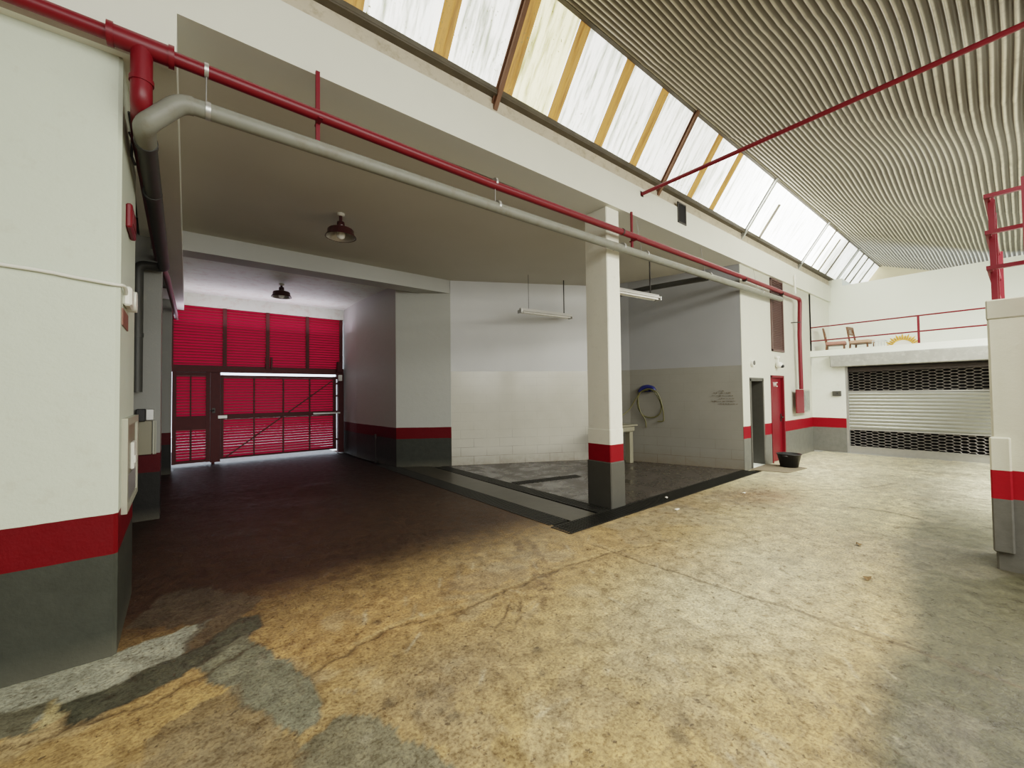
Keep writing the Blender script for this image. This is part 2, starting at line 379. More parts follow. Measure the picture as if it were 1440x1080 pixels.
sm = lambda a, lo, hi: np.clip((a-lo)/(hi-lo), 0, 1)**2*(3-2*np.clip((a-lo)/(hi-lo), 0, 1))
P = lay(P, sm(X + (W3-.5)*3 - .7*(Y-1), 3.2, 6.5)*.85, (.56,.49,.30))       # paler towards the shutter
P = lay(P, sm(-Y + (W1-.5)*.3 + .10*(X-4), -.80, -.50)*.97, (.075,.072,.042))    # smoother grey strip on the right
P = lay(P, sm(X, 6.5, 10)*.7, (.76,.72,.56))
P = lay(P, gauss(X, Y, 3.7, 1.55, 1.5, .7)*.75, (.72,.67,.48))  # floor sheen painted in as a paler patch
P = lay(P, gauss(X, Y, 6.5, 1.6, 2.5, .8)*.4, (.66,.62,.47))  # second, weaker patch of painted sheen
P = lay(P, np.clip(gauss(X, Y, 1.2, 2.95, 1.3, .45, .0)*1.3, 0, 1)*.85, (.44,.27,.115))   # ochre stain
P = lay(P, gauss(X, Y, 2.8, 2.9, 1.2, .5)*.6, (.42,.29,.15))
P = lay(P, gauss(X, Y, 1.2, 2.1, .55, .35)*.6, (.27,.21,.14))
P = lay(P, gauss(X, Y, .2, 2.75, .30, .25)*.8, (.46,.31,.13))
P = lay(P, gauss(X, Y, 3.8, 2.1, .35, 1.0)*.35, (.42,.28,.15))
P = lay(P, np.clip(gauss(X, Y, 6.3, 2.85, 1.6, .5, -.25)*1.2, 0, 1)*(.35+.6*W1), (.23,.165,.10))   # damp patch by the trench
P = lay(P, gauss(X, Y, 7.0, 2.5, .5, .4)*.5, (.25,.13,.08))
P = lay(P, np.clip(sm(Yw, 3.0, 4.3)*(X < 9), 0, 1)*.95, (.040,.022,.016))        # dirty corridor floor, with the beam's shade painted in
P = lay(P, sm(Yw, 5, 9)*.7, (.018,.011,.010))  # deeper corridor shade, also painted into the colour
P = lay(P, ((W1-.5) > .09)*.25*(Y < 3.2), (.25,.22,.17))
P = lay(P, sm(fbm(X, Y, 2.5, 91), .56, .66)*.3*(1-sm(Y, 3.0, 3.8))*sm(Y, .5, .9), (.50,.42,.28))
def fill(poly, c, a=1.0, w=.035):
    global P
    i = inside(Xw, Yw, poly).astype(float)*a; P = lay(P, i, c)
mortar = [(-3,3.7), (-0.91, 3.7), (-0.32, 3.64), (-0.18, 3.69), (0.2, 3.76), (0.0, 3.33), (-0.3, 3.22), (-0.46, 3.24), (-0.53, 3.13), (-0.81, 3.21), (-3,3.2)]
darkp = [(-0.46, 3.24), (-0.3, 3.22), (0.0, 3.33), (0.18, 3.41), (0.36, 3.63), (0.48, 3.63), (0.46, 3.4), (0.29, 3.27), (-0.06, 3.05), (-0.3, 2.95), (-0.41, 2.98)]
slab = [(0.08, 3.14), (0.36, 3.35), (0.44, 3.15), (0.59, 2.55), (0.63, 2.32), (0.52, 2.22), (0.41, 2.22), (0.36, 2.38)]
slab2 = [(0.61, 2.2), (0.76, 2.13), (0.93, 1.58), (1.02, 1.14), (0.59, 1.18), (0.38, 2.13)]
yellow = [(-0.55, 3.29), (-0.46, 3.24), (-0.43, 3.12), (-0.51, 3.05)]
corner = [(-3, 3.4), (-0.87, 3.43), (-0.71, 3.34), (-0.55, 3.29), (-0.53, 3.06), (-0.65, 3.08), (-0.78, 3.09), (-3, 3.0)]
fill(mortar, (.38,.38,.30)); fill(corner, (.16,.15,.105)); fill(yellow, (.50,.41,.22)); fill(darkp, (.085,.085,.06))
fill([(0.0, 3.33), (0.18, 3.41), (0.36, 3.63), (.5, 3.9), (.2, 4.4), (-.1, 4.5), (-.28, 4.0), (0.1, 3.7)], (.10,.082,.058), .8)
fill(slab, (.21,.205,.145)); fill(slab2, (.19,.18,.125), .9)
fill([(-0.13, 2.65), (0.25, 2.83), (0.39, 2.22), (0.49, 1.78), (-0.09, 2.0)], (.21,.165,.10), .7)
P = lay(P, sm(.02-np.abs(seg_dist(Xw, Yw, darkp+[darkp[0]])), 0, .02)*.5, (.06,.05,.035))
P = lay(P, sm(.014-seg_dist(Xw, Yw, slab+[slab[0]]), 0, .014)*.45, (.10,.085,.06))
mot = fbm(X, Y, 9, 61); P = P*(1+.15*(np.clip((mot-.5)*4, -1, 1)))[..., None]
H = np.zeros(X.shape)
def line(pts, w, c, a, depth=0.0, jit=True):
    global P, H
    d = seg_dist(Xw if jit else X, Yw if jit else Y, pts); mk = sm(w-d, 0, w)
    P = lay(P, mk*a, c); H = H - depth*mk
line([(3.49, -.5), (3.52, 0.58), (3.50, 1.21), (3.42, 2.32), (3.41, 2.94)], .030, (.10,.07,.04), .75, .006)
line([(3.60, 0.8), (3.58, 1.21), (3.48, 2.32), (3.45, 2.94)], .05, (.52,.40,.24), .4)
line([(3.92, 2.5), (3.29, 2.66), (2.73, 2.7), (2.39, 2.71), (1.98, 2.67), (1.65, 2.67), (1.48, 2.69), (1.2, 2.78), (0.88, 2.73), (0.61, 2.61)], .022, (.11,.075,.04), .85, .006)
line([(3.92, 2.53), (3.29, 2.70), (2.73, 2.74), (2.39, 2.75), (1.98, 2.71), (1.2, 2.82), (0.88, 2.77)], .03, (.56,.42,.22), .5)
for t, a in (([(2.72, 3.93), (2.22, 3.46), (1.93, 3.19), (1.69, 3.01)], .5), ([(2.99, 3.75), (2.62, 3.12), (2.56, 2.85), (2.17, 2.34)], .65), ([(2.99, 3.5), (2.72, 2.92), (2.34, 2.49)], .5)):
    d = seg_dist(Xw, Yw, t); P = lay(P, sm(.07-np.abs(d-.0), 0, .05)*a*sm(fbm(X, Y, 14, 5), .38, .58), (.13,.085,.05))
line([(1.96, 2.51), (1.81, 2.38), (1.67, 2.29)], .018, (.06,.04,.025), .8); line([(2.07, 2.49), (1.89, 2.31), (1.73, 2.22)], .018, (.06,.04,.025), .8)
line([(7.12, 1.53), (7.21, 1.23), (7.13, 0.88)], .05, (.11,.095,.06), .8, -.012)
line([(2.33, 1.61), (2.63, 1.16), (2.76, 1.01)], .014, (.14,.11,.07), .7)
line([(0.42, 3.17), (0.17, 3.06), (-0.06, 2.91), (-0.32, 2.92), (-0.64, 3.02)], .02, (.07,.05,.03), .8, .005)
line([(2.7, 1.07), (2.47, 0.81), (2.18, 0.64)], .014, (.14,.11,.07), .6)
line([(7.55, 2.49), (8.48, 1.78), (9.51, 1.42)], .04, (.20,.16,.11), .6)
line([(9.0, 2.9), (9.6, 1.9), (11, 1.2)], .04, (.28,.25,.18), .5)
for sx_, sy_, r_ in [(1.07,1.82,.05),(.87,2.11,.045),(1.01,2.07,.035),(2.85,.22,.054),(2.63,.26,.057),(1.82,1.05,.054),(1.93,1.08,.035),(1.11,2.92,.041),(1.61,1.77,.029),(1.75,1.95,.036),(1.04,1.9,.029),(1.6,2.17,.02),(1.86,2.22,.02),(.95,1.95,.03),(2.0,1.4,.03)]:
    m_ = sm(r_*1.2-np.hypot(X-sx_+wx*.5, Y-sy_+wy*.5), 0, r_*.8)*.6; P = lay(P, m_, (.10,.085,.06))
for i in range(240):
    cx, cy = rng.uniform(.3, 5), rng.uniform(.4, 3.3); L = rng.uniform(.03, .22); a = rng.uniform(0, PI) if i % 2 else rng.normal(1.0, .3)
    x0, y0, x1, y1 = cx, cy, cx+L*math.cos(a), cy+L*math.sin(a)
    ii = np.where((gx > min(x0,x1)-.05) & (gx < max(x0,x1)+.05))[0]; jj = np.where((gy > min(y0,y1)-.05) & (gy < max(y0,y1)+.05))[0]
    if len(ii) and len(jj):
        s_ = np.ix_(ii, jj); d = seg_dist(X[s_], Y[s_], [(x0,y0),(x1,y1)]); mk = (sm(.018-d, 0, .018)*rng.uniform(.2,.55))[..., None]
        cc = (.12,.09,.055) if i % 3 else (.58,.52,.38); P[s_] = P[s_]*(1-mk)+np.array(cc)*mk
wet = np.clip(sm(Y, 3.4, 4.6)*-.3*0 + np.clip(gauss(X, Y, 6.3, 2.85, 1.6, .5)*.6, 0, 1) + .25*sm(X - .3*Y, 1.5, 4)*sm(5.5-X, 0, 1.5), 0, 1)
H = H + (fbm(X, Y, 1.1, 3)-.5)*.022 + (W2-.5)*.010 + (fbm(X, Y, 11, 23)-.5)*.005*(Y < 4.2)
H = H*(1-sm(Y, 8.8, 9.6)) + .0
H = H*(1-sm(Y, 2.75, 3.15)*sm(X, 2.9, 3.3))
gut = (X > 3.56) & (X < 9.1) & (Y > 3.36); H[gut] = -.045
H = np.where((X > 8.9) & (Y > 2.5) & (Y < 3.4), np.minimum(H, 0), H)
gut = (X > 8.85) & (Y > 3.4); H[gut] = -.03
nx, ny = X.shape
verts = np.stack([X, Y, H], -1).reshape(-1, 3)
idx = np.arange(nx*ny).reshape(nx, ny)
faces = np.stack([idx[:-1,:-1], idx[1:,:-1], idx[1:,1:], idx[:-1,1:]], -1).reshape(-1, 4)
me = bpy.data.meshes.new('floor'); me.from_pydata(verts.tolist(), [], faces.tolist())
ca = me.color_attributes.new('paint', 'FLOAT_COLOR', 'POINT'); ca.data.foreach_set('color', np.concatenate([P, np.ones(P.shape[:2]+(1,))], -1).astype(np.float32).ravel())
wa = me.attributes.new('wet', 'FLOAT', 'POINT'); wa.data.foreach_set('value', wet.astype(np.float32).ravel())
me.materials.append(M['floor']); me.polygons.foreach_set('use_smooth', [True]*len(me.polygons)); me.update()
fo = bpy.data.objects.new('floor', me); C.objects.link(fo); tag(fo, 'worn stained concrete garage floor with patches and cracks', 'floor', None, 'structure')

# wash bay slab, raised kerb strip between the drain channels
b = MB(); b.prism([(4.62,3.66),(4.62,8.3),(4.81,8.22),(7.95,6.55),(8.33,5.9),(8.98,3.66)], -.05, -.002)
struct('floor', b, M['bay'], 'wet dark grey concrete slab of the wash bay', 'floor')
b = MB(); b.prism([(3.84,3.62),(4.32,3.62),(4.42,8.5),(4.30,8.62),(3.88,8.9),(3.84,9.5)], -.05, .004)
struct('floor', b, M['kerb'], 'narrow grey concrete strip between the two long drain channels', 'floor')

# ------------------------------------------------------------------ walls and beams
SX = 13.33; BY = 3.56; T0, T1 = 3.62, 3.84    # beam face
def wall(name, b, mat, label): return struct(name, b, mat, label, 'wall')
b = MB(); b.bbox(-5, -.30, 3.62, 4.70, -.02, 5.2, .02); wall('wall_left', b, M['wall'], 'broad white pier wall at the left with red stripe over grey base')
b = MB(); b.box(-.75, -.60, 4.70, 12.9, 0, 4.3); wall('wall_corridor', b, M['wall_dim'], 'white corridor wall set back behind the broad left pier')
b = MB(); b.box(-.60, -.20, 7.30, 7.75, 0, 4.0); wall('wall_stub', b, M['wall_dim'], 'short white wall stub in the corridor behind the electrical cabinet')
b = MB(); b.box(-.60, -.14, 11.40, 11.9, 0, 4.0); wall('wall_stub', b, M['wall_dim'], 'narrow white wall stub beside the left edge of the red gate')
# corridor right wall, jut face
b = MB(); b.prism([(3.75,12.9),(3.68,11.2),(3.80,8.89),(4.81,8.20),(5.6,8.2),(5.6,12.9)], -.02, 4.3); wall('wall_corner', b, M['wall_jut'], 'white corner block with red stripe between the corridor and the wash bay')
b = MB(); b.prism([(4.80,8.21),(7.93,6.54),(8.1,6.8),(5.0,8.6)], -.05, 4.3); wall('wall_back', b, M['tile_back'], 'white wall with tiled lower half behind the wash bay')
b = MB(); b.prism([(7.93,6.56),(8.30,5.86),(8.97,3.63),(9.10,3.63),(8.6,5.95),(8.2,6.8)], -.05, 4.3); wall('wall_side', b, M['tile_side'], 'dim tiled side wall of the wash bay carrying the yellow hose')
# door wall around two openings
b = MB()
D1, D2 = (9.34, 10.0, 1.86), (10.45, 11.25, 1.96)
b.box(8.97, D1[0], T0, T1, -.05, 4.3); b.box(D1[0], D1[1], T0, T1, D1[2], 4.3); b.box(D1[1], D2[0], T0, T1, -.05, 4.3); b.box(D2[0], D2[1], T0, T1, D2[2], 4.3); b.box(D2[1], SX+.1, T0, T1, -.05, 4.3)
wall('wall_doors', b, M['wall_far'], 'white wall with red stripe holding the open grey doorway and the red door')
b = MB(); b.box(9.2, 10.1, 5.0, 5.05, -.05, 2.2); b.box(9.15, 9.2, T1, 5.0, -.05, 2.2); b.box(10.1, 10.15, T1, 5.0, -.05, 2.2); b.box(9.15, 10.15, T1, 5.05, 2.2, 2.25)
wall('wall_closet', b, M['grey_paint'], 'dark grey inside of the small room behind the open doorway')
# upper wall / main beam
b = MB(); b.box(-5, 15.2, BY, 4.1, 4.23, 4.70); b.box(13.3, 15.2, T0, 4.1, 2.3, 4.23)
struct('trim_1', b, M['beam'], 'long white beam under the slanting skylight', 'beam')
b = MB(); b.box(-5, 18.5, BY+.06, 4.1, 4.70, 4.90); struct('trim_2', b, simple('shaded_beige_plaster', (.60,.53,.42), .7, var=.15, scale=3, dirt=((.4,.33,.22), 8)), 'beige recessed strip between the white beam and the skylight gutter', 'beam')
# longitudinal beam over the corridor, left
b = MB(); v = [(-.30,BY,3.82),(-.03,BY,3.82),(-.03,BY,4.23),(-.30,BY,4.23),(-.60,12.5,3.70),(.07,12.5,3.70),(.07,12.5,4.23),(-.60,12.5,4.23)]
b.add(v, [(0,1,2,3),(7,6,5,4),(0,4,5,1),(1,5,6,2),(2,6,7,3),(3,7,4,0)]); struct('trim_3', b, M['beam'], 'white lengthwise beam running from the front to the gate above the pipes', 'beam')
b = MB(); b.box(-5, -.30, BY+.0, 3.62, 3.82, 4.23); struct('trim_4', b, M['beam'], 'white beam end above the broad left pier', 'beam')
b = MB(); b.box(.0, 4.9, 8.20, 8.6, 3.93, 4.25); struct('trim_5', b, M['cross'], 'white cross beam in front of the gate corridor', 'beam')
b = MB(); b.box(-.75, 9.6, 4.0, 8.3, 4.23, 4.33); b.box(4.9, 9.6, 8.2, 9, 4.23, 4.33); struct('ceiling', b, M['ceiling'], 'dim plaster ceiling over the wash bay', 'ceiling')
b = MB(); b.box(-.75, 5.6, 8.5, 12.95, 4.12, 4.22); struct('ceiling', b, M['wall_plain'], 'lower white ceiling in front of the red gate', 'ceiling')
b = MB(); b.box(-.75, 3.75, 12.46, 12.8, 3.83, 4.13); struct('trim_6', b, M['wall_plain'], 'white lintel above the red gate', 'beam')
b = MB(); b.box(9.5, 13.4, 3.9, 9, 4.23, 4.33); struct('ceiling', b, M['ceiling'], 'hidden slab above the rooms behind the door wall', 'ceiling')
# far end: shutter wall, mezzanine
SX = 13.33
b = MB(); b.box(SX, SX+.25, 2.90, 3.62, -.05, 2.5); wall('wall_right', b, M['wall_far2'], 'white wall strip with red stripe left of the roller shutter')
b = MB(); b.box(SX, SX+.25, -4, -.6, -.05, 2.5); wall('wall_right', b, M['wall_far2'], 'white wall right of the roller shutter')
b = MB(); b.box(SX+.2, 15.1, -4, 3.62, 2.30, 2.38); b.box(SX-.04, SX+.2, -4, 3.62, 2.505, 2.665)
struct('floor', b, M['far_wall'], 'white mezzanine slab and kerb above the roller shutter', 'balcony')
b = MB(); b.bbox(SX-.20, SX-.02, -.6, 3.16, 2.20, 2.50, .015); struct('trim_7', b, M['concrete'], 'raw grey concrete lintel over the roller shutter', 'lintel')
b = MB(); b.box(15.1, 15.25, -4, 3.66, 2.4, 4.66); wall('wall_mezzanine', b, M['far_wall'], 'white back wall of the mezzanine')
b = MB(); b.box(15.2, 18.5, 3.3, 4.0, 2.4, 4.9); wall('wall_beyond', b, M['far_wall'], 'cream wall continuing under the far end of the skylight')
b = MB(); v = [(18.5,3.9,3.5),(18.5,-5,3.5),(18.5,-5,3.0),(18.5,3.9,6.2)]
b.box(18.5, 18.6, -5, 4, 2.4, 6.4); wall('wall_gable', b, M['cream'], 'cream gable wall at the far end of the roof')
# shell behind the camera
b = MB(); b.box(-5.1, -5, -7, 3.7, -.05, 6.3); wall('wall_outer', b, M['dim'], 'white end wall to the left of the viewer')
b = MB(); b.box(-5, 18.5, -7.1, -7, -.05, 6.3); wall('wall_behind', b, M['dim'], 'white wall behind the viewer')
b = MB(); b.box(13.3, 13.45, -7, -4, -.05, 6.3); wall('wall_behind', b, M['wall'], 'white wall far behind the stair rail')

# ------------------------------------------------------------------ skylight (window_1)
A55 = math.radians(55); SB = Vector((0, 3.585, 4.92)); SD = Vector((0, -math.cos(A55), math.sin(A55))); SL = 1.06; SN = Vector((0, math.sin(A55), math.cos(A55)))
def sp(x, t, n=0): return Vector((x, 0, 0)) + SB + SD*t + SN*n
win = thing('window_1', (6.5, 3.4, 4.9), 'long slanting skylight of translucent sheets with tan strips and rusty rafters', 'skylight', kind='structure')
strips = [-3.95,-3.1,-2.25,-1.42,-.58,.27] + [1.15, 2.0, 2.83, 3.56, 4.42, 5.21, 6.85, 7.66]
rafters = [-3.7, -.45, 2.72, 5.98, 9.12, 12.55, 15.6]
edges = sorted([-4.8] + strips + [5.98] + [9.12, 12.55, 14.0, 15.6, 17.0, 18.5])
sw = {x: .085 for x in strips}
for a, c in zip(edges[:-1], edges[1:]):
    x0 = a + sw.get(a, .0); x1 = c - sw.get(c, 0.0); bb = MB(); n = max(2, int((x1-x0)/.036)); vs = []
    for i in range(n+1):
        x = x0+(x1-x0)*i/n; h = .009*math.cos(2*PI*x/.145)
        for j in range(7): vs.append(sp(x, SL*j/6, .02+h))
    bb.add(vs, [(i*7+j, (i+1)*7+j, (i+1)*7+j+1, i*7+j+1) for i in range(n) for j in range(6)], True)
    part('pane', bb, M['sky_yellow'] if abs(x0-2.9) < .1 else M['sky_white'], win, 'yellowed translucent sheet' if abs(x0-2.9) < .1 else None)
for x in strips:
    bb = MB(); vs = []
    for i in range(9):
        xx = x-.085+.17*i/8
        for j in range(7): vs.append(sp(xx, SL*j/6, .012+.006*math.cos(2*PI*xx/.085)))
    bb.add(vs, [(i*7+j, (i+1)*7+j, (i+1)*7+j+1, i*7+j+1) for i in range(8) for j in range(6)], True)
    part('strip', bb, M['sky_tan'], win)
for i, x in enumerate(rafters):
    bb = MB(); m_ = M['brown_steel'] if x < 7 else M['galv']
    bb.bar(sp(x, -.14, -.05), sp(x, SL+.02, -.05), .035 if x < 7 else .03, .05, up=(1,0,0))
    bb.bar(sp(x, -.10, -.018), sp(x, SL, -.018), .008, .09, up=(1,0,0))
    part('rafter', bb, m_, win)
for x, t0, t1 in ((9.85,.0,.72),(13.35,0,1.0),(13.95,0,.9),(14.6,0,1.0),(16.3,0,1),(16.9,0,1),(17.7,0,1),(6.02,0,SL)):
    bb = MB(); bb.bar(sp(x, t0-.03, -.01), sp(x, SL*t1, -.01), .05 if x < 13 else .035, .02, up=(1,0,0)); part('glazing_bar', bb, M['gutter'] if x != 6.02 else M['brown_steel'], win)
bb = MB(); bb.box(-4.8, 18.5, BY-.02, BY+.08, 4.895, 4.93); bb.bar((-4.8,BY-.01,4.94), (18.5,BY-.01,4.94), .025, .05); part('gutter', bb, M['gutter'], win)
bb = MB(); bb.bar(sp(-4.8, SL+.0, -.01), sp(18.5, SL+.0, -.01), .05, .03); part('ridge_bar', bb, M['gutter'], win)

# corrugated roof falling away from the ridge
SLP = math.radians(20); PEAK = sp(0, SL+.01, .03); RD = Vector((0, -math.cos(SLP), -math.sin(SLP))); RN = Vector((0, -math.sin(SLP), math.cos(SLP)))
us = np.linspace(-5, 18.5, 236); pitch = .077; k = 8; nv = int(7.6/pitch*k); vsn = np.arange(nv)*pitch/k - .05
U, V = np.meshgrid(us, vsn, indexing='ij')
A = .0165*(1+.15*np.sin(U*1.3+V*2))
sag = -.035*(1-np.abs(2*((U/3.2+.15) % 1)-1))*np.clip(V/1.5, 0, 1)
dent = .55*(.10*gauss(U, V, 8.6, 1.9, 1.3, .8) - .10*gauss(U, V, 7.4, 3.0, 1.0, .7) + .06*gauss(U, V, 5.3, 1.6, .8, .6) - .06*gauss(U, V, 11, 2.2, 1.4, .7) + .05*gauss(U, V, 6.2, 2.9, .7, .5)) + math.sin(SLP)*np.where(V < 2.6, 0, np.where(V < 3.6, (V-2.6)**2/2, (V-3.1)))
side = .45*(.07*gauss(U, V, 8.4, 1.6, 1.0, .7) - .06*gauss(U, V, 6.6, 2.4, .9, .6) + .04*gauss(U, V, 5.0, 2.2, .6, .6) + .012*np.sin(U*2.2)*np.sin(V*1.7))
ph = 2*PI*V/pitch
crush = 1 - .45*np.clip(gauss(U, V, 8.5, 2.1, .7, .6) + gauss(U, V, 6.0, 3.0, .5, .4), 0, 1)
Hh = A*np.sin(ph)*crush + sag + dent
step = -.012*np.clip(((U/2.35) % 1) - .93, 0, .07)/.07; Hh = Hh + step
PX = U; PYs = PEAK.y + RD.y*(V+side) + RN.y*Hh; PZ = PEAK.z + RD.z*(V+side) + RN.z*Hh
edge0 = (vsn < -.02); PYs[:, edge0] += (.02*np.sin(us*43))[:, None]
me = bpy.data.meshes.new('roof'); nu, nvv = U.shape; idx = np.arange(nu*nvv).reshape(nu, nvv)
fc = np.stack([idx[:-1,:-1], idx[1:,:-1], idx[1:,1:], idx[:-1,1:]], -1).reshape(-1, 4)
me.from_pydata(np.stack([PX, PYs, PZ], -1).reshape(-1, 3).tolist(), [], fc.tolist()); me.materials.append(M['corr'])
ga = me.attributes.new('groove_shade', 'FLOAT', 'POINT'); ga.data.foreach_set('value', np.clip(1.12+1.5*np.sin(ph), 0, 1).astype(np.float32).ravel())
me.polygons.foreach_set('use_smooth', [True]*len(me.polygons)); me.update()
ro = bpy.data.objects.new('ceiling', me); C.objects.link(ro); tag(ro, 'dented corrugated metal roof sloping down from the skylight', 'roof', None, 'structure')
b = MB(); b.box(-5, 18.5, -7, -3.9, 4.78, 4.88); struct('ceiling', b, M['wall_plain'], 'low ceiling behind the viewer', 'ceiling')

# ------------------------------------------------------------------ column and right pillar
col_ = thing('column', (4.79, 3.84, 0), 'square white column with red stripe and grey foot at the corner of the wash bay', 'column')
bb = MB(); bb.bbox(4.65, 4.94, 3.62, 4.02, -.02, 4.235, .012); part('shaft', bb, M['wall_col'], col_)
bb = MB(); bb.bbox(4.635, 4.955, 3.605, 4.035, -.02, .64, .012); part('foot', bb, M['grey_paint'], col_, 'grey painted foot of the column')
bb = MB(); bb.bbox(4.645, 4.945, 3.615, 4.025, .63, 1.10, .012); part('sleeve', bb, M['wall_col'], col_)
M['wall_cream'] = paint('painted_pillar', (.80,.78,.64), (.40,.012,.022), (.165,.16,.14))
pil = thing('pillar', (5.9, -.1, 0), 'pale square pillar with red stripe and grey foot at the right edge', 'pillar')
bb = MB(); bb.bbox(5.65, 6.2, -.5, .20, -.02, 2.22, .015); part('shaft', bb, M['wall_cream'], pil)
bb = MB(); bb.bbox(5.645, 6.205, -.505, .205, 2.215, 2.39, .01); part('cap', bb, M['concrete_light'], pil, 'bare concrete cap block')
bb = MB(); bb.bbox(5.605, 5.65, .09, .215, .16, 1.17, .012); part('cable_cover', bb, M['wall_cream'], pil, 'raised vertical cable cover strip')
b = MB(); b.box(6.2, 13.2, -.5, .05, 2.22, 2.38); struct('trim_8', b, M['beam'], 'stair landing slab running back from the right pillar', 'slab')

# red guard rail on the pillar top
g = thing('guard_rail', (5.7, .1, 2.39), 'red steel guard rail on top of the right pillar', 'railing')
for z in (3.33, 3.0, 2.68):
    bb = MB(); bb.bar((5.66,-.6,z), (5.66,.19,z), .035, .035); part('rail', bb, M['red_steel'], g)
    bb = MB(); bb.bar((5.66,.17,z), (8.6,.17,z), .035, .035); part('rail', bb, M['red_steel'], g)
for x in (5.80, 6.35, 8.2):
    bb = MB(); bb.bar((x,.15,2.385 if x < 6.2 else 2.385), (x,.15,3.35), .04, .04); part('post', bb, M['red_steel'], g)
bb = MB(); bb.bar((5.80,.14,3.33), (6.15,.14,2.39), .03, .012); part('brace', bb, M['red_steel'], g)
bb = MB(); bb.bar((6.3,.14,3.33), (6.15,.14,2.39), .03, .012); part('brace', bb, M['red_steel'], g)
b = MB(); b.bar((5.48,-.055,.0), (5.48,-.055,3.36), .06, .06); b.box(5.43,5.53,-.115,.005,0,.015)
single('steel_post', b, M['red_steel'], 'thick red steel post cut by the right edge of the photo', 'post')

# ------------------------------------------------------------------ drain channels
def channel(label, a, b_, w, group='dark drain channels round the wash bay'):
    """a steel frame with close cross bars between two points"""
    a = Vector((*a, 0)); c = Vector((*b_, 0)); t = (c-a).normalized(); q = Vector((-t.y, t.x, 0)); L = (c-a).length
    ctr = (a+c)/2; th = thing('drain_channel', (ctr.x, ctr.y, 0), label, 'drain')
    bb = MB()
    for s in (-1, 1): bb.bar(a+q*s*w/2+Vector((0,0,-.017)), c+q*s*w/2+Vector((0,0,-.017)), .02, .045)
    bb.box(0,0,0,0,0,0) if False else None
    for p in (a, c): bb.bar(p-q*w/2+Vector((0,0,-.017)), p+q*w/2+Vector((0,0,-.017)), .02, .045)
    part('frame', bb, M['grate'], th)
    bb = MB(); n = int(L/.045)
    for i in range(1, n): p = a+t*(L*i/n); bb.bar(p-q*w/2+Vector((0,0,.0)), p+q*w/2+Vector((0,0,-.006)), .026, .018)
    bb.add([a+q*w/2+Vector((0,0,-.03)), c+q*w/2+Vector((0,0,-.03)), c-q*w/2+Vector((0,0,-.03)), a-q*w/2+Vector((0,0,-.03))], [(3,2,1,0)])
    part('grille', bb, M['grate'], th); return th
channel('long dark drain channel along the front edge of the wash bay', (3.48,3.45), (8.92,3.50), .30)
channel('dark drain channel crossing the corridor floor towards the gate', (3.67,3.68), (3.70,9.5), .30)
channel('dark drain channel inside the bay leading from the column to the tiled wall', (4.50,3.66), (4.56,8.15), .24)
channel('short dark drain channel branching across the wet bay floor', (4.70,5.80), (6.05,5.50), .20)

# ------------------------------------------------------------------ red fire pipe
rp = thing('fire_pipe', (5, 3.45, 3.84), 'long red water pipe running across the front of the beam and down to the hydrant', 'pipe')
RZ = 3.845; RY = 3.46
bb = MB(); bb.tube([(-5,RY,RZ), (-.2,RY,RZ), (2.5,RY,RZ-.03), (5,RY,RZ), (9,RY,RZ+.03), (11.9,RY,RZ+.03)], .043, 14); part('run', bb, M['red'], rp)
bb = MB(); pts = [(11.9,RY,RZ+.03)] + bend((11.9,RY,RZ+.03), (12.02,RY,RZ+.03), (12.02,RY,3), .1) + [(12.03,RY+.03,3.0), (12.08,3.50,1.64)]; bb.tube(pts, .046, 14); part('drop', bb, M['red'], rp)
bb = MB(); bb.tube([(-.34,RY,RZ), (-.06,RY,RZ)], .062, 16); bb.tube([(-.36,RY,RZ),(-.33,RY,RZ)], .07, 16); bb.tube([(-.07,RY,RZ),(-.04,RY,RZ)], .07, 16)
bb.tube([(-.2,RY,RZ), (-.2,RY,3.62)], .055, 16); bb.tube([(-.2,RY,3.63), (-.2,RY,3.60)], .062, 16); part('tee', bb, M['red'], rp)
bb = MB(); bb.tube([(-.2,RY,3.62), (-.2,RY,3.56)] + bend((-.2,RY,3.6), (-.2,RY,3.47), (-.22,4,3.47), .08) + [(-.23,4,3.47)], .055, 16); part('elbow', bb, M['red'], rp)
bb = MB(); bb.tube([(-.24,3.9,3.47), (-.235,7.3,3.49), (-.17,8.5,3.53), (-.06,12.4,3.48)], .042, 12); part('branch', bb, M['red'], rp)
for x in (.85, 5.09):
    bb = MB(); bb.box(x-.012, x+.018, RY-.02+.06, RY+.005+.06, RZ-.19, RZ+.38); bb.box(x-.012, x+.018, RY-.05, RY+.09, RZ-.055, RZ-.043); part('hanger', bb, M['red_steel'], rp)
for x in (.13, 2.59, 4.79, 8.8, 10.8):
    bb = MB(); bb.tube([(x-.012,RY,RZ), (x+.012,RY,RZ)], .049, 16)
    if x in (.13, 2.59): bb.tube([(x,RY,RZ-.04), (x,RY,3.62)], .004, 6)
    part('clamp', bb, M['galv'] if x < 4 else M['steel_dark'], rp)
for y in (7.0, 9.4, 12.2):
    bb = MB(); bb.box(-.6 if y > 7.5 else -.34, -.14, y-.02, y+.02, 3.44, 3.47) if y > 9.5 else bb.box(-.30, -.16, y-.02, y+.02, 3.54, 3.82); part('bracket', bb, M['steel_dark'], rp)
bb = MB(); bb.tube([(11.99,3.45,3.3),(11.85,3.66,3.3)], .012, 8); part('bracket', bb, M['steel_dark'], rp)

